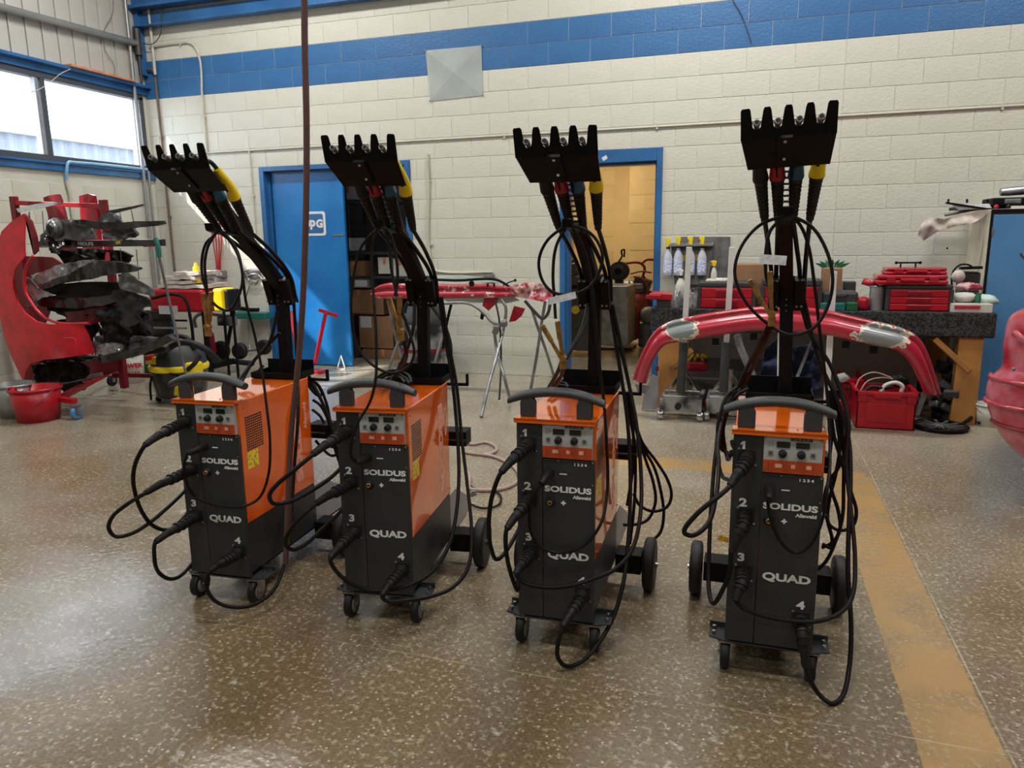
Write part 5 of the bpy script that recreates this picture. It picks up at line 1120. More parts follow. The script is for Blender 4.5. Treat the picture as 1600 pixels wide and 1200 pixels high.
trimpart('dark red corner piece hanging under the stands, right one', 'red_corner_piece', [(803, 478), (820, 482), (815, 494), (806, 502), (796, 504)], YC+.03, 'carred', .012, .02, 5, 63, 2, 'body part')
trimpart('small black clip hanging below the left red corner piece', 'black_clip', [(752, 486), (758, 488), (754, 500), (750, 498)], YC+.02, 'black', .012, .0, 5, 1, 1, 'clip')
def fstand(label, tubes, r=.014):
    t = thing('folding_stand', label, 'stand', G(*tubes[0][0][:2]) if len(tubes[0][0]) == 2 else tubes[0][0])
    for nm, L, m_ in tubes[1:]:
        P = [G(*p) if len(p) == 2 else W(p[0], p[1], p[2]) for p in L]
        if len(P[0]) and len(L[0]) == 2: P[0] = P[0]+Vector((0, 0, r))
        obj(nm, B().tube(P, r, 10, 5), m_, t)
    return t
fstand('grey tube folding stand under the right end of the scraped rail', [[(752, 655)],
 ('leg', [(752, 654), (764, 600, 5.75), (779, 545, 6.05), (787, 512, 6.2), (790, 480, 6.2), (783, 468, 6.2)], 'steel'),
 ('leg', [(797, 627), (788, 590, 5.9), (776, 545, 6.1), (772, 518, 6.1)], 'steel'),
 ('top_tube', [(692, 474, 6.1), (735, 475, 6.1), (757, 490, 6.1), (770, 504, 6.1), (782, 508, 6.15), (790, 500, 6.2)], 'steel'),
 ('leg', [(829, 612), (838, 560, 6.5), (847, 500, 6.45), (852, 470, 6.4)], 'steel'),
 ('leg', [(865, 588), (852, 545, 6.7), (838, 505, 6.55), (830, 480, 6.4)], 'steel'),
 ('brace', [(820, 470, 6.3), (838, 490, 6.3), (848, 498, 6.3), (856, 490, 6.3), (860, 470, 6.3)], 'darkgrey')])
p = W(775, 515, 6.1); obj('joint_clamp', B().obox(p, (.05, .05, .08), (0, R(20), 0)), 'steel', bpy.data.objects['folding_stand'], bevel=.01)
p = W(787, 506, 6.15); obj('joint_clamp', B().obox(p, (.06, .05, .05)), 'steel', bpy.data.objects['folding_stand'], bevel=.01)
fstand('grey tube folding stand under the left end of the scraped rail', [[(609, 573)],
 ('leg', [(604, 600), (612, 562, 6.3), (624, 529, 6.35), (634, 490, 6.4)], 'steel'),
 ('leg', [(672, 600), (680, 565, 6.3), (690, 530, 6.35), (698, 500, 6.4)], 'steel'),
 ('leg', [(640, 597), (628, 560, 6.5), (617, 520, 6.45), (606, 470, 6.4)], 'steel'),
 ('brace', [(692, 545, 6.4), (697, 510, 6.4), (705, 475, 6.4)], 'black')])
solo('dark_hose', B().tube([W(774, 470, 6.2), W(780, 500, 6.15), W(783, 560, 6.1), W(781, 610, 5.9), W(780, 624, 5.8)], .009, 8), 'rubber', 'black hose end hanging through the folding stand', 'hose')
# silver vacuum
c = foot(664, 597, .2); k_ = S(1, c); v = thing('silver_vacuum', 'silver drum vacuum with dark lid behind the second welder', 'vacuum', c)
obj('drum', B().lathe(c+Vector((0, 0, .06)), (0, 0, 1), [(0, 32*k_), (6*k_, 35*k_), (40*k_, 35*k_)], 28), 'silver', v)
obj('red_band', B().lathe(c+Vector((0, 0, .06+36*k_)), (0, 0, 1), [(0, 36*k_), (5*k_, 36*k_)], 28, caps=False), 'darkred', v)
obj('upper_drum', B().lathe(c+Vector((0, 0, .06+41*k_)), (0, 0, 1), [(0, 35*k_), (34*k_, 34*k_), (38*k_, 37*k_)], 28), 'silver', v)
obj('lid', B().lathe(c+Vector((0, 0, .06+79*k_)), (0, 0, 1), [(0, 37*k_), (8*k_, 36*k_), (20*k_, 26*k_), (34*k_, 22*k_), (46*k_, 10*k_), (47*k_, 2*k_)], 28), 'plastic', v)
for dx, z in ((-20, 14), (-22, 68)): p = c+Vector((dx*k_, -31*k_, z*k_)); obj('port', B().lathe(p+Vector((0, .02, 0)), (0, -1, 0), [(0, 12*k_), (.035, 12*k_), (.035, 8*k_), (.01, 7*k_)], 18), 'rubber', v)
for a in (.4, 2.7, 3.9, 5.5): p = c+Vector((34*k_*math.cos(a), 34*k_*math.sin(a), .035)); obj('caster', B().lathe(p-Vector((.012, 0, 0)), (1, 0, 0), [(0, .02), (0, .035), (.024, .035), (.024, .02)], 12), 'rubber', v)
obj('hose', B().tube([W(640, 520, 6.6), W(632, 490, 6.6), W(640, 470, 6.6), W(658, 466, 6.6), W(690, 500, 6.6), W(704, 540, 6.6), W(700, 590, 6.6)], .018, 10), 'rubber', v)

# ------------------------------------------------------------------ back room behind the doorway
t = thing('parts_washer', 'tall grey metal cabinet on casters behind the doorway', 'cabinet', G(905, 555))
a, b_ = W(880, 432, 8.6), W(925, 552, 8.6)
obj('case', B().box(a.x, b_.x, 8.6, 9.3, .09, a.z), 'darkgrey', t, bevel=.01); obj('side_case', B().box(b_.x, b_.x+.40, 8.75, 9.3, .14, a.z-.12), 'steel', t, bevel=.01)
p = W(899, 484, 8.59); obj('round_emblem', B().lathe(p+Vector((0, .01, 0)), (0, -1, 0), [(0, .05), (.012, .05), (.012, .04), (.006, .04)], 20), 'label', t)
obj('vent', B().box(a.x+.05, b_.x-.05, 8.59, 8.6, a.z-.14, a.z-.10), 'black', t)
for x in (a.x+.06, b_.x-.03, b_.x+.36): obj('caster', B().lathe((x-.015, 8.68, .045), (1, 0, 0), [(0, .03), (0, .045), (.03, .045), (.03, .03)], 14), 'rubber', t)
for nm, px, w_, h_, m_ in (('small dark machine on top of the grey cabinet, left', 892, 16, 20, 'darkgrey'), ('small grey machine on top of the grey cabinet, right', 912, 14, 14, 'greytrim')):
    p = W(px, 433, 8.7); solo('small_tool', B().box(p.x-S(w_, p)/2, p.x+S(w_, p)/2, 8.65, 8.85, a.z, a.z+S(h_, p)).cyl((p.x, 8.75, a.z+S(h_, p)), (p.x+.05, 8.75, a.z+S(h_, p)*1.4), .02, 8), m_, nm, 'tool', bevel=.01)
YB = 9.4
cr = thing('hose_reel', 'dark round hose reel on a stand in the back room', 'reel', (W(966, 424, YB).x, YB, 0))
p = W(966, 424, YB); rr_ = S(15, p)
obj('drum', B().lathe(p, (0, 1, 0), [(0, rr_*.4), (0, rr_), (.02, rr_), (.025, rr_*.8), (.13, rr_*.8), (.135, rr_), (.155, rr_), (.155, rr_*.4)], 28), 'darkgrey', cr); obj('hub', B().cyl(p+Vector((0, -.03, 0)), p+Vector((0, .02, 0)), rr_*.35, 16), 'black', cr)
obj('stand', B().bar(p+Vector((0, .08, 0)), Vector((p.x, YB+.08, .02)), .10, .08).box(p.x-.2, p.x+.2, YB-.1, YB+.3, 0, .03), 'darkgrey', cr)
obj('guide', B().tube(PP([(966, 410), (972, 400), (971, 392), (975, 390), (975, 402)], YB), .012, 6), 'black', cr)
obj('tray', B().box(p.x-.25, p.x+.28, YB-.08, YB+.2, p.z-rr_-.06, p.z-rr_-.04), 'steel', cr)
ck = thing('air_compressor', 'red tank compressor with tube handle in the back room', 'compressor', G(985, 520))
YK = 9.9
a, b_ = W(970, 478, YK), W(1000, 478, YK); 
obj('tank', B().lathe((W(964, 478, YK).x, YK, W(970, 478, YK).z), (1, 0, 0), [(0, .02), (.03, .15), (.08, .21), (.38, .21), (.43, .15), (.46, .02)], 24), 'redbrown', ck)
obj('tank', B().lathe((W(984, 465, YK-.3).x, YK-.3, .10), (0, 0, 1), [(0, .08), (.03, .14), (.42, .14), (.47, .09), (.49, .02)], 24), 'redbrown', ck)
obj('motor', B().lathe((W(975, 446, YK).x, YK, W(970, 450, YK).z), (1, 0, 0), [(0, .09), (.02, .11), (.26, .11), (.28, .09)], 18), 'tray', ck)
obj('pump', B().obox(W(1003, 446, YK), (.22, .2, .20), (0, .3, 0)), 'darkgrey', ck, bevel=.02)
obj('flywheel', B().lathe(W(1012, 470, YK-.1), (0, 1, 0), [(0, .06), (0, .13), (.03, .13), (.03, .06)], 20), 'darkgrey', ck)
obj('tube_handle', B().tube(PP([(972, 412), (1000, 411), (1007, 418), (1005, 430), (1000, 445)], YK), .018, 8), 'redbrown', ck)
obj('tube_handle', B().tube(PP([(1003, 412), (1010, 406), (1024, 406)], YK+.2), .018, 8), 'redbrown', ck)
for j, L in enumerate(([(990, 432), (1004, 436), (1012, 450), (1008, 470)], [(982, 440), (996, 452), (1010, 448), (1015, 440)], [(985, 428), (1002, 424), (1018, 426)], [(1006, 432), (1014, 445), (1010, 462), (1004, 480), (1000, 500)])): obj('pipework', B().tube(PP(L, YK-.15+.05*j), .012, 6), 'darkgrey' if j % 2 else 'redbrown', ck)
for x, y in ((985, 505), (998, 505)): obj('wheel', B().lathe(G(x, y)+Vector((-.02, 0, .09)), (1, 0, 0), [(0, .05), (0, .09), (.04, .09), (.04, .05)], 16), 'rubber', ck)
solo('floor_cable', B().tube([G(x, y, .01) for x, y in [(968, 512), (980, 520), (985, 514), (975, 508), (966, 514), (976, 524), (988, 519)]], .012, 6), 'rubber', 'black cable curled on the floor of the back room', 'cable')
p = W(1014, 490, 9.6); dr = thing('drum_pump', 'grey drum motor beside the red compressor', 'motor', (p.x, 9.6, 0)); obj('drum', B().lathe((p.x, 9.6, .02), (0, 0, 1), [(0, .12), (.02, .13), (.26, .13), (.3, .1)], 20), 'greytrim', dr); obj('head', B().sphere((p.x, 9.6, .42), .12, 14), 'greyplastic', dr)

# ------------------------------------------------------------------ right: carpeted workbench and what is on and under it
YF = 6.12; YBK = DW-.03
bx0, bx1 = W(1017, 480, YF).x, W(1559, 492, YF).x
zt_, zs_ = .838, .655
bench = thing('workbench', 'long wooden workbench covered in charcoal carpet', 'workbench', ((bx0+bx1)/2, YF, 0))
obj('carpet_cover', B().box(bx0, bx1, YF, YBK, zs_, zt_), 'carpet', bench, bevel=.012)
post_w = .16
for x0_ in (W(1029, 560, YF).x, bx1-.22):
    obj('leg', B().box(x0_, x0_+post_w, YF+.03, YF+.13, 0, zs_), 'wood', bench, bevel=.004)
for e0, e1 in ((bx1-.18, bx1-.04), (bx0+.1, bx0+.24)): obj('leg', B().box(e0, e1, YBK-.12, YBK-.03, 0, zs_), 'wood', bench, bevel=.004)
obj('brace', B().bar(W(1458, 528, YF+.08), W(1512, 578, YF+.08), .04, .13, up=(0, 1, 0)), 'wood', bench, bevel=.003)
obj('brace', B().bar(W(1082, 545, YF+.08), W(1052, 572, YF+.08), .04, .13, up=(0, 1, 0)), 'wood', bench, bevel=.003)
z = W(1100, 590, YF+.1).z; obj('lower_shelf', B().box(bx0+.06, bx0+1.0, YF+.12, YBK-.03, z-.02, z), 'steel', bench, bevel=.003)
obj('cross_rail', B().box(bx0+.04, bx0+.25, YF+.1, YF+.14, .30, .34), 'darkred', bench)
def topbox(label, x0, x1, ytop, dep, m, Y=None, zb=zt_, name='box', cat='box', bevel=.006, grp=None, extra=None):
    Y = YF+.06 if Y is None else Y; a, b_ = W(x0, ytop, Y), W(x1, ytop, Y)
    t = thing(name, label, cat, ((a.x+b_.x)/2, Y, zb), grp); zt2 = (a.z+b_.z)/2; obj('body', B().box(a.x, b_.x, Y, Y+dep, zb, zt2), m, t, bevel=bevel)
    return t, a.x, b_.x, zt2
def toolbox(label, x0, x1, ytop, ylid, nd, Y=YF+.06):
    t, xa, xb, zt2 = topbox(label, x0, x1, ylid, .26, 'red', Y, name='tool_chest', cat='tool chest', grp='red tool chests on the workbench')
    zl = W((x0+x1)/2, ytop, Y).z; obj('lid', B().box(xa-.015, xb+.015, Y-.01, Y+.28, zt2, zl), 'plastic', t, bevel=.01)
    for e0, e1 in ((xa-.02, xa+.008), (xb-.008, xb+.02)): obj('side_frame', B().box(e0, e1, Y-.012, Y+.27, zt_, zt2), 'plastic', t, bevel=.004)
    h_ = (zt2-zt_-.01)/nd
    for j in range(nd):
        d = obj('drawer', B().box(xa+.012, xb-.012, Y-.012, Y, zt_+.008+j*h_, zt_+.002+(j+1)*h_), 'red', t, bevel=.003)
        w_ = xb-xa; obj('drawer_handle', B().box(xa+w_*.3, xb-w_*.3, Y-.022, Y-.012, zt_+.012+j*h_+h_*.55, zt_-.004+(j+1)*h_), 'carred', d, bevel=.003)
        obj('drawer_groove', B().box(xa+w_*.3, xb-w_*.3, Y-.0135, Y-.012, zt_+.010+j*h_, zt_+.008+j*h_+h_*.35), 'darkred', d)
    return t, xa, xb, zl
tc1 = toolbox('red tool chest with dark lid under the small yellow-topped sprayer', 1094, 1178, 441, 449, 2)
tc2 = toolbox('red tool chest half hidden behind the rightmost welder post', 1194, 1281, 437, 447, 2)
tc3 = toolbox('red three-drawer tool chest at the right with two red cases stacked on it', 1389, 1486, 445, 452, 3)
def case(label, x0, x1, y0_, y1_, Y, zb):
    a, b_ = W(x0, y0_, Y), W(x1, y1_, Y); h_ = a.z-b_.z
    t = thing('tool_case', label, 'tool case', ((a.x+b_.x)/2, Y, zb), 'flat red cases on the chest')
    obj('lower_shell', B().box(a.x, b_.x, Y, Y+.26, zb, zb+h_*.48), 'red', t, bevel=.012); obj('upper_shell', B().box(a.x+.004, b_.x-.004, Y+.003, Y+.257, zb+h_*.52, zb+h_), 'carred', t, bevel=.012)
    w_ = b_.x-a.x; obj('carry_handle', B().box(a.x+w_*.33, b_.x-w_*.33, Y-.016, Y, zb+h_*.35, zb+h_*.65), 'red', t, bevel=.004)
    for f in (.2, .8): obj('clasp', B().box(a.x+w_*f-.03, a.x+w_*f+.03, Y-.008, Y, zb+h_*.2, zb+h_*.8), 'carred', t, bevel=.002)
    return zb+h_
z1_ = case('wider red case lying directly on the three-drawer chest', 1371, 1482, 427, 443, YF+.03, tc3[3]); z2_ = case('narrower red case on top of the wider red case', 1386, 1481, 416, 427, YF+.05, z1_)
p = W(1419, 412, YF+.1); hk = thing('black_rack_piece', 'small black carrying rack on the topmost red case', 'rack', (p.x, p.y, z2_))
obj('bar', B().bar((p.x-.08, p.y, z2_+.035), (p.x+.08, p.y, z2_+.035), .012, .012).bar((p.x-.05, p.y, z2_), (p.x-.05, p.y, z2_+.035), .01, .01).bar((p.x+.05, p.y, z2_), (p.x+.05, p.y, z2_+.035), .01, .01), 'black', hk)
for s_ in (-1, 1): obj('knob_end', B().sphere((p.x+.08*s_, p.y, z2_+.035), .012, 8), 'black', hk)
# cardboard and small things
t, *_r = topbox('flat brown cardboard box between the two red chests', 1147, 1200, 413, .3, 'card', YF+.35, name='cardboard_box', cat='box')
t, xa, xb, zt3 = topbox('open upright carton holding green leaves', 1287, 1317, 419, .2, 'card', YF+.3, name='cardboard_carton', cat='box')
pb = thing('leafy_plant', 'green leaves sticking out of the upright carton', 'plant', ((xa+xb)/2, YF+.4, zt3))
for j in range(7):
    a = -1.2+j*.4; c0 = Vector(((xa+xb)/2+.03*(j-3)/3, YF+.4, zt3-.02)); tip = c0+Vector((math.sin(a)*.11, .02*(j % 3-1), .04+.05*math.cos(a)))
    side = Vector((math.cos(a), 0, -math.sin(a)))*.014; mid_ = c0.lerp(tip, .5)+Vector((0, 0, .01))
    b = B(); b.add([c0, mid_+side, tip, mid_-side, c0+Vector((0, .003, 0)), mid_+side+Vector((0, .003, 0)), tip+Vector((0, .003, 0)), mid_-side+Vector((0, .003, 0))], [(0, 1, 2, 3), (7, 6, 5, 4)]); obj('leaf', b, 'green', pb)
t, xa, xb, z_ = topbox('long flat charcoal case beside the leafy carton', 1284, 1342, 456, .22, 'plastic', YF+.1, name='flat_case', cat='case', bevel=.02); obj('carry_handle', B().tube([(xa+.08, YF+.08, z_-.02), (xa+.10, YF+.06, z_-.03), (xb-.10, YF+.06, z_-.03), (xb-.08, YF+.08, z_-.02)], .008, 6), 'rubber', t)
t, *_r = topbox('small dark machine behind the flat charcoal case', 1318, 1338, 440, .12, 'darkgrey', YF+.5, name='small_machine', cat='machine')
t, *_r = topbox('green plastic box at the bench front', 1323, 1341, 473, .1, 'green', YF+.02, name='green_box', cat='box')
t, *_r = topbox('dark green flat box at the bench front behind the white bar', 1283, 1321, 474, .12, 'teal', YF+.02, name='flat_green_box', cat='box')
t, *_r = topbox('pink red rag bundle beside the green box', 1341, 1360, 464, .12, 'carred', YF+.04, name='rag_bundle', cat='rag', bevel=.03)
p = W(1369, 470, YF+.12); q_ = thing('paint_can', 'grey metal paint can beside the three-drawer chest', 'can', (p.x, p.y, zt_)); zc2 = W(1369, 446, YF+.12).z
obj('body', B().lathe((p.x, p.y, zt_), (0, 0, 1), [(0, .052), (zc2-zt_, .052)], 22), 'galv', q_); obj('rim', B().lathe((p.x, p.y, zc2-.008), (0, 0, 1), [(0, .055), (.008, .055), (.008, .045)], 22), 'steel', q_)
solo('masking_roll', B().lathe((p.x-.05, p.y+.05, zc2-.01), (.3, 0, 1), [(0, .02), (0, .06), (.05, .06), (.05, .02)], 20), 'carred', 'pinkish red roll lying on the grey paint can', 'roll')
rt = thing('red_tray', 'bright red tool tray at the left end of the bench', 'tray', (W(1030, 470, YF).x, YF+.05, zt_))
a, b_ = W(1014, 459, YF), W(1050, 467, YF); obj('body', B().box(a.x, b_.x, YF, YF+.3, b_.z-.01, a.z), 'red', rt, bevel=.006); obj('lip', B().box(a.x-.02, a.x+.10, YF-.02, YF, b_.z, a.z-.01), 'carred', rt, bevel=.004); obj('dark_base', B().box(a.x+.06, b_.x+.02, YF+.02, YF+.3, zt_, b_.z-.012), 'plastic', rt, bevel=.004)
def cup(label, px, w_, ytop, n, seed):
    random.seed(seed); p = W(px, 478, YF+.05); r = S(w_, p)/2; H = W(px, ytop, YF+.05).z-zt_; t = thing('clear_cup', label, 'cup', (p.x, p.y, zt_))
    obj('body', B().lathe((p.x, p.y, zt_), (0, 0, 1), [(0, r*.8), (H, r), (H, r*.95), (.005, r*.75)], 20, caps=False), 'clear', t)
    for j in range(n):
        a = random.uniform(0, 6.28); e = Vector((p.x+math.cos(a)*r*.8, p.y+math.sin(a)*r*.8, zt_+H*random.uniform(.8, 1.3))); obj('brush', B().cyl(Vector((p.x-math.cos(a)*r*.5, p.y-math.sin(a)*r*.5, zt_+.01)), e, .006, 6), ('paper', 'greyplastic', 'darkgrey')[j % 3], t)
cup('clear plastic cup of small brushes, left of two on the bench', 1054, 20, 456, 6, 3); cup('clear plastic cup of small brushes, right of two on the bench', 1082, 16, 457, 6, 5)
# sprayers
def sprayer(label, px, yt, yb3, Y, head='yellow', w_=15, lab=True, body='bottle', grp='spray bottles hanging on the rail'):
    top = W(px, yt, Y); bot = W(px, yb3, Y); r = S(w_, top)/2; H = top.z-bot.z; x, z0 = bot.x, bot.z
    t = thing('spray_bottle', label, 'spray bottle', (x, Y, z0), grp)
    obj('bottle', B().lathe((x, Y, z0), (0, 0, 1), [(0, r*.9), (.01, r), (H*.42, r), (H*.55, r*.75), (H*.68, r*.36), (H*.72, r*.36)], 20), body, t)
    obj('collar', B().lathe((x, Y, z0+H*.70), (0, 0, 1), [(0, r*.45), (.018, r*.45)], 14), 'rubber', t)
    hd = B().prism([(-.012, 0), (.012, 0), (.014, H*.14), (.018, H*.17), (.018, H*.24), (-.010, H*.27), (-.030, H*.24), (-.030, H*.19), (-.014, H*.16)], (x, Y-.012, z0+H*.73), (1, 0, 0), (0, 0, 1), (0, .024, 0))
    obj('spray_head', hd, head, t, bevel=.003)
    obj('trigger', B().bar((x-.016, Y, z0+H*.90), (x-.026, Y, z0+H*.76), .008, .006), head, t)
    if lab:
        v = [(r*1.012*math.cos(a), -r*1.012*math.sin(a)) for a in [R(35+11*k) for k in range(11)]]
        b = B(); n = len(v); b.add([(x+c_[0], Y+c_[1], z0+H*.08) for c_ in v]+[(x+c_[0], Y+c_[1], z0+H*.40) for c_ in v], [(i+1, i, i+n, i+n+1) for i in range(n-1)], True); obj('bottle_label', b, 'bottlelabel', t)
    return t
YSB = DW-.10
for nm, px in (('first from the left', 1043), ('second from the left', 1059), ('third from the left', 1078), ('rightmost', 1096)):
    sprayer(f'spray bottle with yellow head hanging on the wall rail, {nm}', px, 369 if px > 1050 else 371, 430, YSB)
sprayer('white spray bottle with white head standing behind the clear cups', 1063, 420, 466, YF+.2, head='white', lab=False, w_=16, body='bucketwhite', grp=None)
sp = sprayer('small white bottle with yellow head standing on the left tool chest', 1115, 407, 441, YF+.15, lab=False, w_=9, body='bucketwhite', grp=None)
rail = W(1080, 379, DW-.06)
ra = thing('bottle_rail', 'grey rail on the wall that carries four spray bottles', 'rail', rail); obj('rail_bar', B().box(W(1046, 380, DW-.06).x, W(1116, 380, DW-.06).x, DW-.14, DW-.06, rail.z-.035, rail.z-.015), 'greyplastic', ra, bevel=.004)
a, b_ = W(1048, 380, DW-.04), W(1114, 445, DW-.04)
wbn = thing('waste_bin', 'grey green plastic bin hanging behind the spray bottles', 'bin', (a.x, DW-.04, b_.z))
obj('body', B().prism([(a.x, a.z), (b_.x, a.z), (b_.x-.05, b_.z), (a.x+.05, b_.z)], (0, DW-.065, 0), (1, 0, 0), (0, 0, 1), (0, .05, 0)), 'greyplastic', wbn, bevel=.004)
obj('yellow_sticker', B().box((a.x+b_.x)/2-.13, (a.x+b_.x)/2-.02, DW-.067, DW-.065, a.z-.17, a.z-.11).box((a.x+b_.x)/2+.02, (a.x+b_.x)/2+.12, DW-.067, DW-.065, a.z-.165, a.z-.105), 'label', wbn)
q = [W(1062, 370, DW-.01), W(1141, 370, DW-.01), W(1141, 462, DW-.01), W(1062, 462, DW-.01)]
solo('wall_board', B().panel(q, .008, None, 1), 'steel', 'plain grey board on the wall behind the spray bottles', 'board')
tp = thing('tape_stack', 'white tape rolls lying on the left tool chest', 'tape', (W(1128, 437, YF+.12).x, YF+.12, tc1[3])); 
for dx, m_ in ((0, 'white'), (.05, 'bucketwhite')): obj('roll', B().lathe((W(1124, 437, YF+.12).x+dx, YF+.12, tc1[3]), (0, 0, 1), [(0, .012), (0, .028), (.03, .028), (.03, .012)], 18), m_, tp)
solo('grey_towel', B().box(tc1[1]+.04, tc1[1]+.2, YF+.08, YF+.3, tc1[3], tc1[3]+.018), 'cloth', 'folded pale towel on the left tool chest', 'towel', bevel=.006)
# black bag, cloths and tub at the right end
YE = YF+.25
def lump(label, name, cat, px, py, rx, ry, Y, m, amp=.2, seed=1, squash=.7):
    c = W(px, py, Y); r = S(rx, c); k2 = ry/rx; b = B(); b.sphere((0, 0, 0), 1, 20)
    v = []
    for p in b.v: f = 1+amp*noise.noise(p*2.2+Vector((seed, 0, 0)))+amp*.5*noise.noise(p*5+Vector((0, seed, 0))); v.append(c+Vector((p.x*r*f, p.y*r*squash*f, p.z*r*k2*f)))
    b.v = v; return tag(obj(name, b, m), label, cat)
t, xa, xb, z_ = topbox('black tool bag with a hoop handle at the right end of the bench', 1504, 1534, 425, .18, 'plastic', YE+.2, name='tool_bag', cat='bag', bevel=.02, zb=zt_+.0)
obj('hoop', B().tube(PP([(1487, 450), (1489, 425), (1500, 414), (1514, 414), (1522, 420)], YE+.15), .007, 6), 'black', t); obj('bag_flap', B().bar(W(1500, 419, YE+.18), W(1534, 418, YE+.18), .06, .02), 'black', t); obj('grey_pouch', B().sphere(W(1497, 432, YE+.15), .05, 12), 'cloth', t)
lump('crumpled white cloth on the clear tub at the bench end', 'white_cloth', 'cloth', 1506, 465, 19, 8, YF+.15, 'bucketwhite', .35, 3)
lump('crumpled mint plastic bag at the bench corner', 'mint_bag', 'bag', 1541, 470, 16, 9, YF+.15, 'mint', .5, 9)
lump('pink crumpled plastic piece behind the white cloth', 'pink_wrap', 'wrap', 1514, 448, 18, 6, YF+.3, 'pinkpart', .4, 6)
t, xa, xb, z_ = topbox('flat clear tub with salmon lid strip at the right bench corner', 1487, 1552, 475, .3, 'bucketwhite', YF+.01, name='flat_tub', cat='tub', bevel=.004); obj('salmon_strip', B().box(xa+.02, xb-.08, YF+.004, YF+.01, z_-.035, z_-.012), 'scraped', t)
p = W(1528, 465, YF+.1); solo('green_bottle', B().lathe((p.x, p.y, z_), (0, 0, 1), [(0, .02), (.05, .02), (.06, .012), (.075, .012)], 14), 'green', 'small dark green bottle standing on the flat tub', 'bottle')
# cabinet at the far right with things on top
CX, CY, CZ = 1.75, 6.73, 1.585
cb = thing('cabinet', 'tall cream cabinet with blue door at the right end', 'cabinet', (CX+.5, CY, 0))
obj('case', B().box(CX, CX+1.0, CY+.02, DW-.004, .0, CZ), 'cream', cb, bevel=.004); obj('top_edge', B().box(CX, CX+1.0, CY, CY+.02, CZ-.035, CZ-.002), 'black', cb); obj('side_edge', B().box(CX, CX+.012, CY, CY+.02, 0, CZ-.035), 'black', cb)
dr = obj('door', B().box(CX+.018, CX+.98, CY-.002, CY+.018, .03, CZ-.045), 'cabblue', cb, bevel=.003); obj('hinge', B().box(CX+.012, CX+.026, CY-.006, CY, CZ-.2, CZ-.14), 'steel', cb)
obj('scratch', B().bar(W(1594, 396, CY-.004), W(1604, 408, CY-.004), .004, .012).bar(W(1604, 408, CY-.004), W(1612, 390, CY-.004), .004, .012), 'darktext', dr)
dt = thing('drip_tray', 'flat black tray with pale sheet sticking out on top of the cabinet', 'tray', (CX, CY+.2, CZ))
obj('tray', B().box(CX-.20, CX+.16, CY+.12, CY+.45, CZ+.005, CZ+.03), 'black', dt, bevel=.004); obj('sheet', B().panel(PP([(1482, 314), (1500, 319), (1546, 318), (1550, 325), (1500, 328), (1492, 324)], CY+.1), .01, crump(.02, 9, 4), 2), 'paper', dt)
for px in (1482, 1511, 1543): obj('corner_post', B().cyl(W(px, 317, CY+.12), W(px, 311, CY+.12), .008, 6), 'black', dt)
obj('tray_rail', B().bar(W(1478, 317, CY+.1), W(1545, 327, CY+.1), .02, .015), 'black', dt)
solo('plastic_film', B().panel(PP([(1549, 328), (1535, 340), (1515, 351), (1497, 354), (1472, 358), (1456, 368), (1444, 375), (1435, 366), (1440, 350), (1448, 340), (1475, 343), (1500, 334), (1530, 328)], CY+.05), .004, crump(.07, 12, 8), 4), 'cloth', 'crumpled beige plastic film hanging off the cabinet top', 'film')
solo('long_tube', B().cyl(W(1476, 336, CY+.2), W(1530, 326, CY+.2), .012, 8), 'greyplastic', 'grey tube lying under the black tray on the cabinet', 'tube')
a, b_ = W(1548, 322, CY+.1), W(1605, 308, CY+.1); bt = thing('black_module', 'black and silver panel lying on top of the cabinet at the edge', 'panel', (a.x, CY+.1, CZ)); obj('body', B().box(a.x, a.x+.5, CY+.06, CY+.36, CZ+.03, b_.z), 'black', bt, bevel=.01)
for f in (.08, .25, .4): obj('silver_face', B().box(a.x+f, a.x+f+.11, CY+.054, CY+.06, CZ+.04, b_.z-.012), 'silver', bt, bevel=.003)
a = W(1563, 300, CY+.2); obj('foil_roll', B().lathe((a.x, CY+.2, a.z+.0), (1, 0, .06), [(0, .03), (.05, .035), (.5, .04)], 14), 'silver', bt)
for px, m_, nm in ((1557, 'red', 'small red ball at the front edge of the cabinet top'), (1576, 'rubber', 'small black ball at the front edge of the cabinet top')): p = W(px, 328, CY+.03); solo('ball', B().sphere((p.x, CY+.045, CZ+.018), .018, 12), m_, nm, 'ball')
# wall hole
p = W(1480, 388, DW); h_ = obj('wall_hole', B().cyl((p.x, DW-.001, p.z), (p.x, DW+.002, p.z), .008, 10), 'black', wall_back)

# ------------------------------------------------------------------ painted bumper on its uprights
YU = 5.72
tp_ = [(988, 592), (994, 572), (1000, 557), (1008, 540), (1016, 526), (1027, 513), (1045, 503), (1072, 496), (1120, 487), (1187, 479), (1253, 480), (1300, 486), (1324, 492), (1372, 503), (1419, 516), (1440, 532), (1452, 556), (1461, 582), (1467, 602), (1471, 615)]
bt_ = [(1011, 598), (1014, 584), (1019, 568), (1026, 555), (1033, 545), (1040, 539), (1056, 535), (1080, 531), (1120, 525), (1173, 517), (1227, 518), (1300, 525), (1317, 529), (1364, 539), (1400, 547), (1414, 558), (1425, 574), (1434, 592), (1439, 604), (1443, 615)]
bp = thing('rear_bumper', 'red bumper with two grey primer patches raised on uprights before the bench', 'bumper', W(1228, 500, YU))
secs = []
N_ = len(tp_)
for k in range(N_):
    u = abs(k-(N_-1)/2)/((N_-1)/2); Y = YU+.16*u**4; T = Vector(tp_[k]); Bq = Vector(bt_[k])
    prof = [(0, .02), (.03, -.015), (.14, -.03), (.20, -.012), (.26, -.018), (.34, -.055), (.55, -.075), (.80, -.068), (.96, -.04), (1, .0), (.92, .05), (.6, -.03), (.3, -.01), (.1, .03)]
    secs.append([W(*(T+(Bq-T)*a), Y)+Vector((0, b_, 0)) for a, b_ in prof])
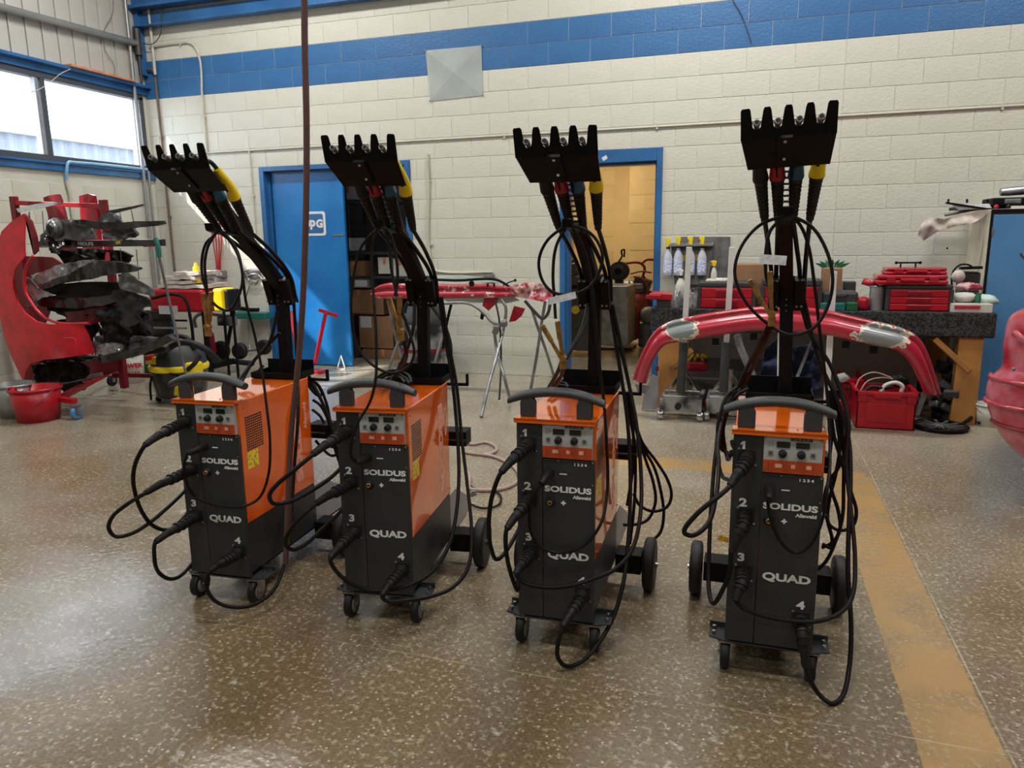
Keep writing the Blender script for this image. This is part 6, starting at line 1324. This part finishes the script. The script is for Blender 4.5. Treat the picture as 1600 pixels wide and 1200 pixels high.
vv = [Vector((0, 0, 0))]; 
gp1 = W(1063, 516, YU-.07); gp2 = W(1380, 524, YU-.07); bo = W(1228, 500, YU)
pm = patch_red('bumper_paint', [(tuple(gp1-bo), (.125, .3, .10)), (tuple(gp2-bo), (.18, .3, .09))])
# denser sections give the arc a smooth sweep
sp_ = [spline([secs[k][i] for k in range(N_)], 3) for i in range(14)]
secs2 = [[sp_[i][k] for i in range(14)] for k in range(len(sp_[0]))]
skin = obj('skin', B().loft(secs2), pm, bp, org=bo)
for px, py in ((1178, 522), (1322, 535), (1366, 543), (1118, 530)): obj('clip', B().obox(W(px, py, YU+.0)+Vector((0, .02, -.02)), (.05, .02, .05)), 'black', bp)
for L in ([(992, 600), (1016, 603), (1008, 616), (996, 612)], [(1418, 612), (1432, 614), (1428, 640), (1420, 640)], [(1440, 612), (1450, 614), (1436, 650), (1430, 648)]): obj('tip_bracket', B().panel(PP(L, YU+.16), .01, None, 1), 'steel', bp)
def upright(label, pts, foamy):
    t = thing('upright_bar', label, 'stand', W(*pts[1], YU+.1))
    a, b_ = W(*pts[0], YU+.1), W(*pts[1], YU+.1); obj('bar', B().bar(a, b_, .042, .03, up=(0, 1, 0)), 'whitebar', t, bevel=.004)
    if foamy: c = W(*pts[2], YU+.1); obj('foam_sleeve', B().cyl(b_, c, .034, 14), 'foam', t)
    return t
def jack(label, px, py, m2='silver'):
    g = foot(px, py, .16); t = thing('floor_jack', label, 'floor jack', g); g = Vector((g.x, g.y, 0))
    obj('frame', B().box(g.x-.16, g.x-.13, g.y-.2, g.y+.35, .05, .17).box(g.x+.13, g.x+.16, g.y-.2, g.y+.35, .05, .17).box(g.x-.14, g.x+.14, g.y-.17, g.y-.1, .06, .19), m2, t, bevel=.006)
    obj('yoke', B().bar(g+Vector((-.13, -.05, .17)), g+Vector((-.02, -.02, .34)), .03, .03).bar(g+Vector((.13, -.05, .17)), g+Vector((.02, -.02, .34)), .03, .03).bar(g+Vector((-.14, -.06, .2)), g+Vector((.14, -.06, .2)), .03, .03), 'chrome', t, bevel=.004)
    obj('handle_socket', B().cyl(g+Vector((0, -.03, .19)), g+Vector((0, -.02, .38)), .035, 14), 'chrome', t)
    for sx in (-1, 1): obj('wheel', B().lathe(g+Vector((sx*.15-.025, -.20, .04)), (1, 0, 0), [(0, .02), (0, .035), (.01, .042), (.04, .042), (.05, .035), (.05, .02)], 18), 'chrome', t)
    for sx in (-1, 1): obj('rear_wheel', B().lathe(g+Vector((sx*.14-.02, .36, .05)), (1, 0, 0), [(0, .03), (0, .05), (.04, .05), (.04, .03)], 16), 'rubber', t)
    obj('release_valve', B().cyl(g+Vector((-.02, -.18, .11)), g+Vector((-.02, -.22, .11)), .025, 12), 'rubber', t); return g
ua = upright('white bar with dark foam sleeve, leftmost upright at the bumper', [(1077, 386), (1069, 535), (1063, 612)], True)
ub = upright('white bar with dark foam sleeve, second upright from the left at the bumper', [(1144, 386), (1135, 535), (1130, 612)], True)
uc = upright('white bar behind the rightmost welder post', [(1222, 400), (1218, 625), None], False)
ud = upright('white bar without a sleeve, right of the rightmost welder post', [(1303, 424), (1291, 632), None], False)
for o_ in (uc, ud): pass
for px in (1218, 1291):
    g = G(px, 640); obj('cross_foot', B().box(g.x-.06, g.x+.10, YU+.06, YU+.14, .0, .04).box(g.x-.03, g.x+.03, YU+.08, YU+.12, .03, W(px, 628, YU+.1).z+.02), 'whitebar', uc if px < 1250 else ud)
jack('silver floor jack under the leftmost foam-sleeved bar', 1066, 655); jack('silver floor jack under the second foam-sleeved bar', 1136, 657)
rj = foot(1110, 655, .07); t = thing('small_red_jack', 'small red trolley jack between the silver floor jacks', 'floor jack', rj); obj('body', B().box(rj.x-.05, rj.x+.06, rj.y-.04, rj.y+.12, .05, .14), 'darkred', t, bevel=.02)
for sx in (-.07, .07): obj('wheel', B().sphere((rj.x+sx, rj.y-.05, .038), .038, 12, (.7, 1, 1)), 'chrome', t)
# under the bench
fb = W(1089, 575, YF+.45); zsh = W(1100, 590, YF+.1).z; t = thing('funnel_bag', 'red pouch with yellow ties on the lower shelf of the bench', 'pouch', (fb.x, YF+.45, zsh)); obj('pouch', B().box(fb.x-.09, fb.x+.09, YF+.38, YF+.5, zsh, zsh+.10), 'red', t, bevel=.03)
for dx in (-.07, -.02, .05): obj('yellow_tie', B().tube([(fb.x+dx, YF+.40, zsh+.09), (fb.x+dx*.6+.02, YF+.38, zsh+.15), (fb.x+dx+.04, YF+.37, zsh+.13)], .012, 8), 'yellow', t)
cl_ = trimpart('navy cloth bundle hanging behind the rightmost welder, left half', 'navy_cloth', [(1196, 545), (1214, 530), (1224, 560), (1226, 615), (1180, 618), (1188, 580)], YF-.0, 'denim', .02, .12, 9, 71, 3, 'cloth')
cl_ = trimpart('navy cloth bundle hanging behind the rightmost welder, right half', 'navy_cloth', [(1232, 545), (1262, 538), (1280, 545), (1284, 580), (1276, 625), (1232, 625)], YF-.0, 'denim', .02, .12, 9, 73, 3, 'cloth')
solo('plastic_strip', B().tube(PP([(1152, 523), (1156, 540), (1166, 565), (1180, 595), (1190, 615)], YF-.1), .03, 8), 'silver', 'silver plastic wrapped strip hanging left of the rightmost welder post', 'strip')
solo('plastic_strip', B().bar(W(1270, 530, YF-.12), W(1236, 612, YF-.12)+(W(1236, 612, YF-.12)-W(1270, 530, YF-.12))*.68, .07, .02), 'silver', 'scuffed silver strip leaning right of the rightmost welder post', 'strip', bevel=.01)
gs = thing('grey_body_piece', 'pale grey body piece leaning on the left bench leg', 'body part', G(1012, 645)); obj('skin', B().panel(PP([(1018, 585), (1028, 590), (1029, 625), (1026, 640), (1002, 640), (1008, 610)], 6.0), .02, crump(.03, 6, 2), 2), 'tray', gs)
random.seed(11)
for j, (px, py, w_, h_, m_, nm) in enumerate(((1098, 632, 18, 14, 'steel', 'left heap'), (1168, 640, 22, 16, 'darkgrey', 'middle heap'))):
    g = foot(px, py+6, .12); t = thing('metal_fittings', f'dark and silver metal fittings on the floor under the bench, {nm}', 'metal parts', g)
    for q in range(7):
        c = Vector((g.x+random.uniform(-.12, .12), g.y+random.uniform(-.05, .1), .03+random.uniform(0, .05))); d = Vector((random.uniform(-1, 1), random.uniform(-.4, .4), random.uniform(-.1, .3))).normalized(); obj('fitting', B().lathe(c-d*.05, d, [(0, .015), (.02, .028), (.06, .028), (.065, .014), (.1, .014)], 10), ('chrome', 'darkgrey', 'steel')[q % 3], t)
# crates
def crate(label, x0, x1, y0_, y1_, g_px, g_py, dep, m, ribs=True, mesh_=False):
    g = G(g_px, g_py); Y = g.y; xa, xb = W(x0, y1_, Y).x, W(x1, y1_, Y).x; H = W((x0+x1)/2, y0_, Y).z; t = thing('crate', label, 'crate', ((xa+xb)/2, Y, 0))
    w_ = .012; b = B()
    if not mesh_: b.box(xa, xb, Y, Y+w_, 0, H).box(xa, xb, Y+dep-w_, Y+dep, 0, H).box(xa, xa+w_, Y, Y+dep, 0, H).box(xb-w_, xb, Y, Y+dep, 0, H).box(xa, xb, Y, Y+dep, 0, w_)
    else:
        for z in [k*H/7 for k in range(8)]: b.box(xa, xb, Y, Y+.008, z, z+.012).box(xb-.008, xb, Y, Y+dep, z, z+.012).box(xa, xa+.008, Y, Y+dep, z, z+.012)
        for k in range(9): x = xa+(xb-xa)*k/8; b.box(x-.005, x+.005, Y, Y+.008, 0, H); y = Y+dep*k/8; b.box(xb-.008, xb, y-.005, y+.005, 0, H).box(xa, xa+.008, y-.005, y+.005, 0, H)
    obj('body', b, m, t, bevel=.003 if not mesh_ else 0)
    obj('rim', B().box(xa-.02, xb+.02, Y-.02, Y, H-.025, H).box(xa-.02, xa, Y-.02, Y+dep, H-.025, H).box(xb, xb+.02, Y-.02, Y+dep, H-.025, H), m, t, bevel=.003)
    if ribs:
        obj('grip', B().box((xa+xb)/2-.09, (xa+xb)/2+.09, Y-.026, Y-.02, H-.045, H-.005), m, t, bevel=.003)
        for f in (.08, .92): obj('corner_tab', B().box(xa+(xb-xa)*f-.03, xa+(xb-xa)*f+.03, Y-.012, Y, H-.08, H-.02), m, t, bevel=.003)
        obj('recess_panel', B().box(xa+.06, xb-.06, Y-.006, Y, .05, H*.68), m, t, bevel=.004)
    return t, xa, xb, Y, H
ct = crate('solid red crate full of leads under the bumper', 1336, 1428, 612, 671, 1380, 671, .34, 'red')
crate('red mesh crate behind the solid red crate', 1313, 1345, 592, 650, 1330, 652, .38, 'red', False, True)
_, xa, xb, Y, H = ct
for L, r, m_, nm in (([(1337, 605), (1345, 590), (1365, 582), (1392, 590)], .006, 'pipehose', 'thin beige tube arching out of the red crate'), ([(1345, 610), (1355, 596), (1380, 590), (1395, 592)], .006, 'pipehose', 'second beige tube curving over the red crate'), ([(1376, 612), (1384, 602), (1400, 598), (1410, 604), (1408, 612)], .016, 'bucketwhite', 'white hose bent in the red crate'), ([(1350, 612), (1362, 604), (1380, 606), (1396, 604)], .015, 'rubber', 'black lead heap in the red crate')): solo('crate_hose', B().tube(PP(L, Y+.14), r, 8), m_, nm, 'hose')
lump('black tool lump at the back of the red crate', 'black_tool', 'tool', 1405, 596, 14, 10, Y+.22, 'black', .4, 5)
lump('clear crumpled wrap on the mesh crate', 'clear_wrap', 'wrap', 1316, 590, 10, 7, 6.1, 'plate', .3, 8)
# gears, wheel cover, white bucket
wc = foot(1470, 678, .13); whc = thing('wheel_cover', 'black slotted wheel cover lying flat on the floor', 'wheel cover', (wc.x, wc.y+.05, 0)); c = Vector((wc.x, wc.y+.05, .006))
obj('rim', B().lathe(c, (0, 0, 1), [(0, .15), (0, .185), (.02, .19), (.024, .18), (.02, .15)], 36, caps=False), 'black', whc)
for k in range(12): a = k*math.pi/6; obj('spoke', B().obox(c+Vector((math.cos(a)*.10, math.sin(a)*.10, .018)), (.12, .018, .01), (0, 0, a)), 'greytrim', whc)
obj('hub', B().lathe(c, (0, 0, 1), [(0, .05), (.026, .045), (.03, .02)], 20), 'greytrim', whc)
random.seed(5)
for j, (px, py, nm) in enumerate(((1462, 640, 'nearer'), (1486, 655, 'right'))):
    g = foot(px, py+8, .08); t = thing('engine_part', f'black and silver engine part under the bench end, {nm} one', 'engine part', g)
    for q in range(15):
        zc3 = .03+.045*(q*.55 if j == 0 else q*.3); c = Vector((g.x+random.uniform(-.11, .11), g.y+random.uniform(-.04, .10), zc3+.02))
        obj('casting', B().obox(c, (random.uniform(.06, .13), random.uniform(.05, .1), random.uniform(.04, .08)), (random.uniform(-.6, .6), random.uniform(-.6, .6), random.uniform(0, 3))), ('black', 'darkgrey', 'silver')[q % 3], t, bevel=.012)
bucket('white bucket on the floor beside the right bench leg', 1543, 668, 40, 34, 34, 'bucketwhite')
solo('pry_bar', B().tube([G(1500, 665, .02), G(1515, 655, .05), G(1522, 648, .06), G(1532, 662, .02)], .014, 8), 'black', 'black bent bar lying by the white bucket', 'bar')
lump('red rag between the engine parts and the bench leg', 'red_rag', 'rag', 1502, 615, 8, 16, 6.35, 'darkred', .3, 2)

# ------------------------------------------------------------------ red car standing at the right edge
YCR = 4.35
car = thing('car', 'dusty sanded red car, only its rear corner in view at the right edge', 'car', (W(1560, 600, YCR).x+.9, YCR+.6, 0))
prof = [(1640, 752), (1600, 722), (1575, 702), (1556, 682), (1544, 660), (1537, 640), (1534, 622), (1535, 606), (1540, 594), (1550, 584), (1558, 576), (1561, 560), (1560, 545), (1563, 525), (1566, 508), (1572, 496), (1582, 488), (1600, 484), (1640, 482)]
P = [W(x, y, YCR) for x, y in prof]
P[0] = Vector((P[1].x+.10, YCR, P[1].z-.07))
P = spline(P, 3)
secs = []
zs = [p for p in P]
for p in zs:
    rc = .40; cx = p.x+rc; cy = YCR+.12+0; pts_ = []
    for k in range(0, 10): a = math.pi+math.pi/2*k/9*1.0; pts_.append(Vector((cx+rc*math.cos(a), cy+.25*math.sin(a), p.z)))     # near corner sweeping towards us and right
    near = [Vector((2.9, cy-.25-.10, p.z))]
    far = [Vector((2.9, cy+1.75, p.z)), Vector((cx+.05, cy+1.7, p.z)), Vector((cx-rc*.7, cy+1.55, p.z)), Vector((p.x+.02, cy+1.2, p.z)), Vector((p.x, cy+.6, p.z))]
    ca_, sa_ = math.cos(R(-24)), math.sin(R(-24)); pv = Vector((W(1538, 620, YCR).x, YCR, 0))
    secs.append([Vector((pv.x+(q_.x-pv.x)*ca_-(q_.y-pv.y)*sa_, pv.y+(q_.x-pv.x)*sa_+(q_.y-pv.y)*ca_, q_.z)) for q_ in pts_+near+far])
patchm = patch_red('dusty_car_paint', [(tuple(W(1583, 578, YCR)-(W(1560, 600, YCR)+Vector((.9, .6, 0)))), (.03, .3, .05))], dust=1)
cb_ = obj('body', B().loft(secs), patchm, car, org=ORG[car], smooth_all=False)
def ridge(yp, m, r): 
    k = min(range(len(zs)), key=lambda i: abs(zs[i].z-W(1560, yp, YCR).z)); s_ = secs[k][0:11]; return obj('bumper_ridge', B().tube([q_+Vector((-.006, -.006, 0)) for q_ in s_], r, 8, 2), m, car)
ridge(592, patchm, .014); ridge(632, patchm, .012); ridge(660, 'darkred', .008)
p = W(1598, 575, YCR); obj('fuel_hook', B().obox(W(1590, 578, YCR-.06), (.05, .03, .02), (0, R(15), 0)), 'silver', car, bevel=.006)
obj('door_handle', B().tube([W(1586, 520, YCR-.08), W(1594, 527, YCR-.11), W(1604, 534, YCR-.12)], .018, 8), patchm, car)
obj('wheel', B().lathe((2.35, YCR-.42, .31), (.4, .92, 0), [(0, .2), (0, .29), (.03, .31), (.17, .31), (.2, .29), (.2, .2)], 32), 'rubber', car)
obj('wheel', B().lathe((2.95, YCR+1.0, .31), (.4, .92, 0), [(0, .2), (0, .29), (.03, .31), (.17, .31), (.2, .29), (.2, .2)], 32), 'rubber', car)
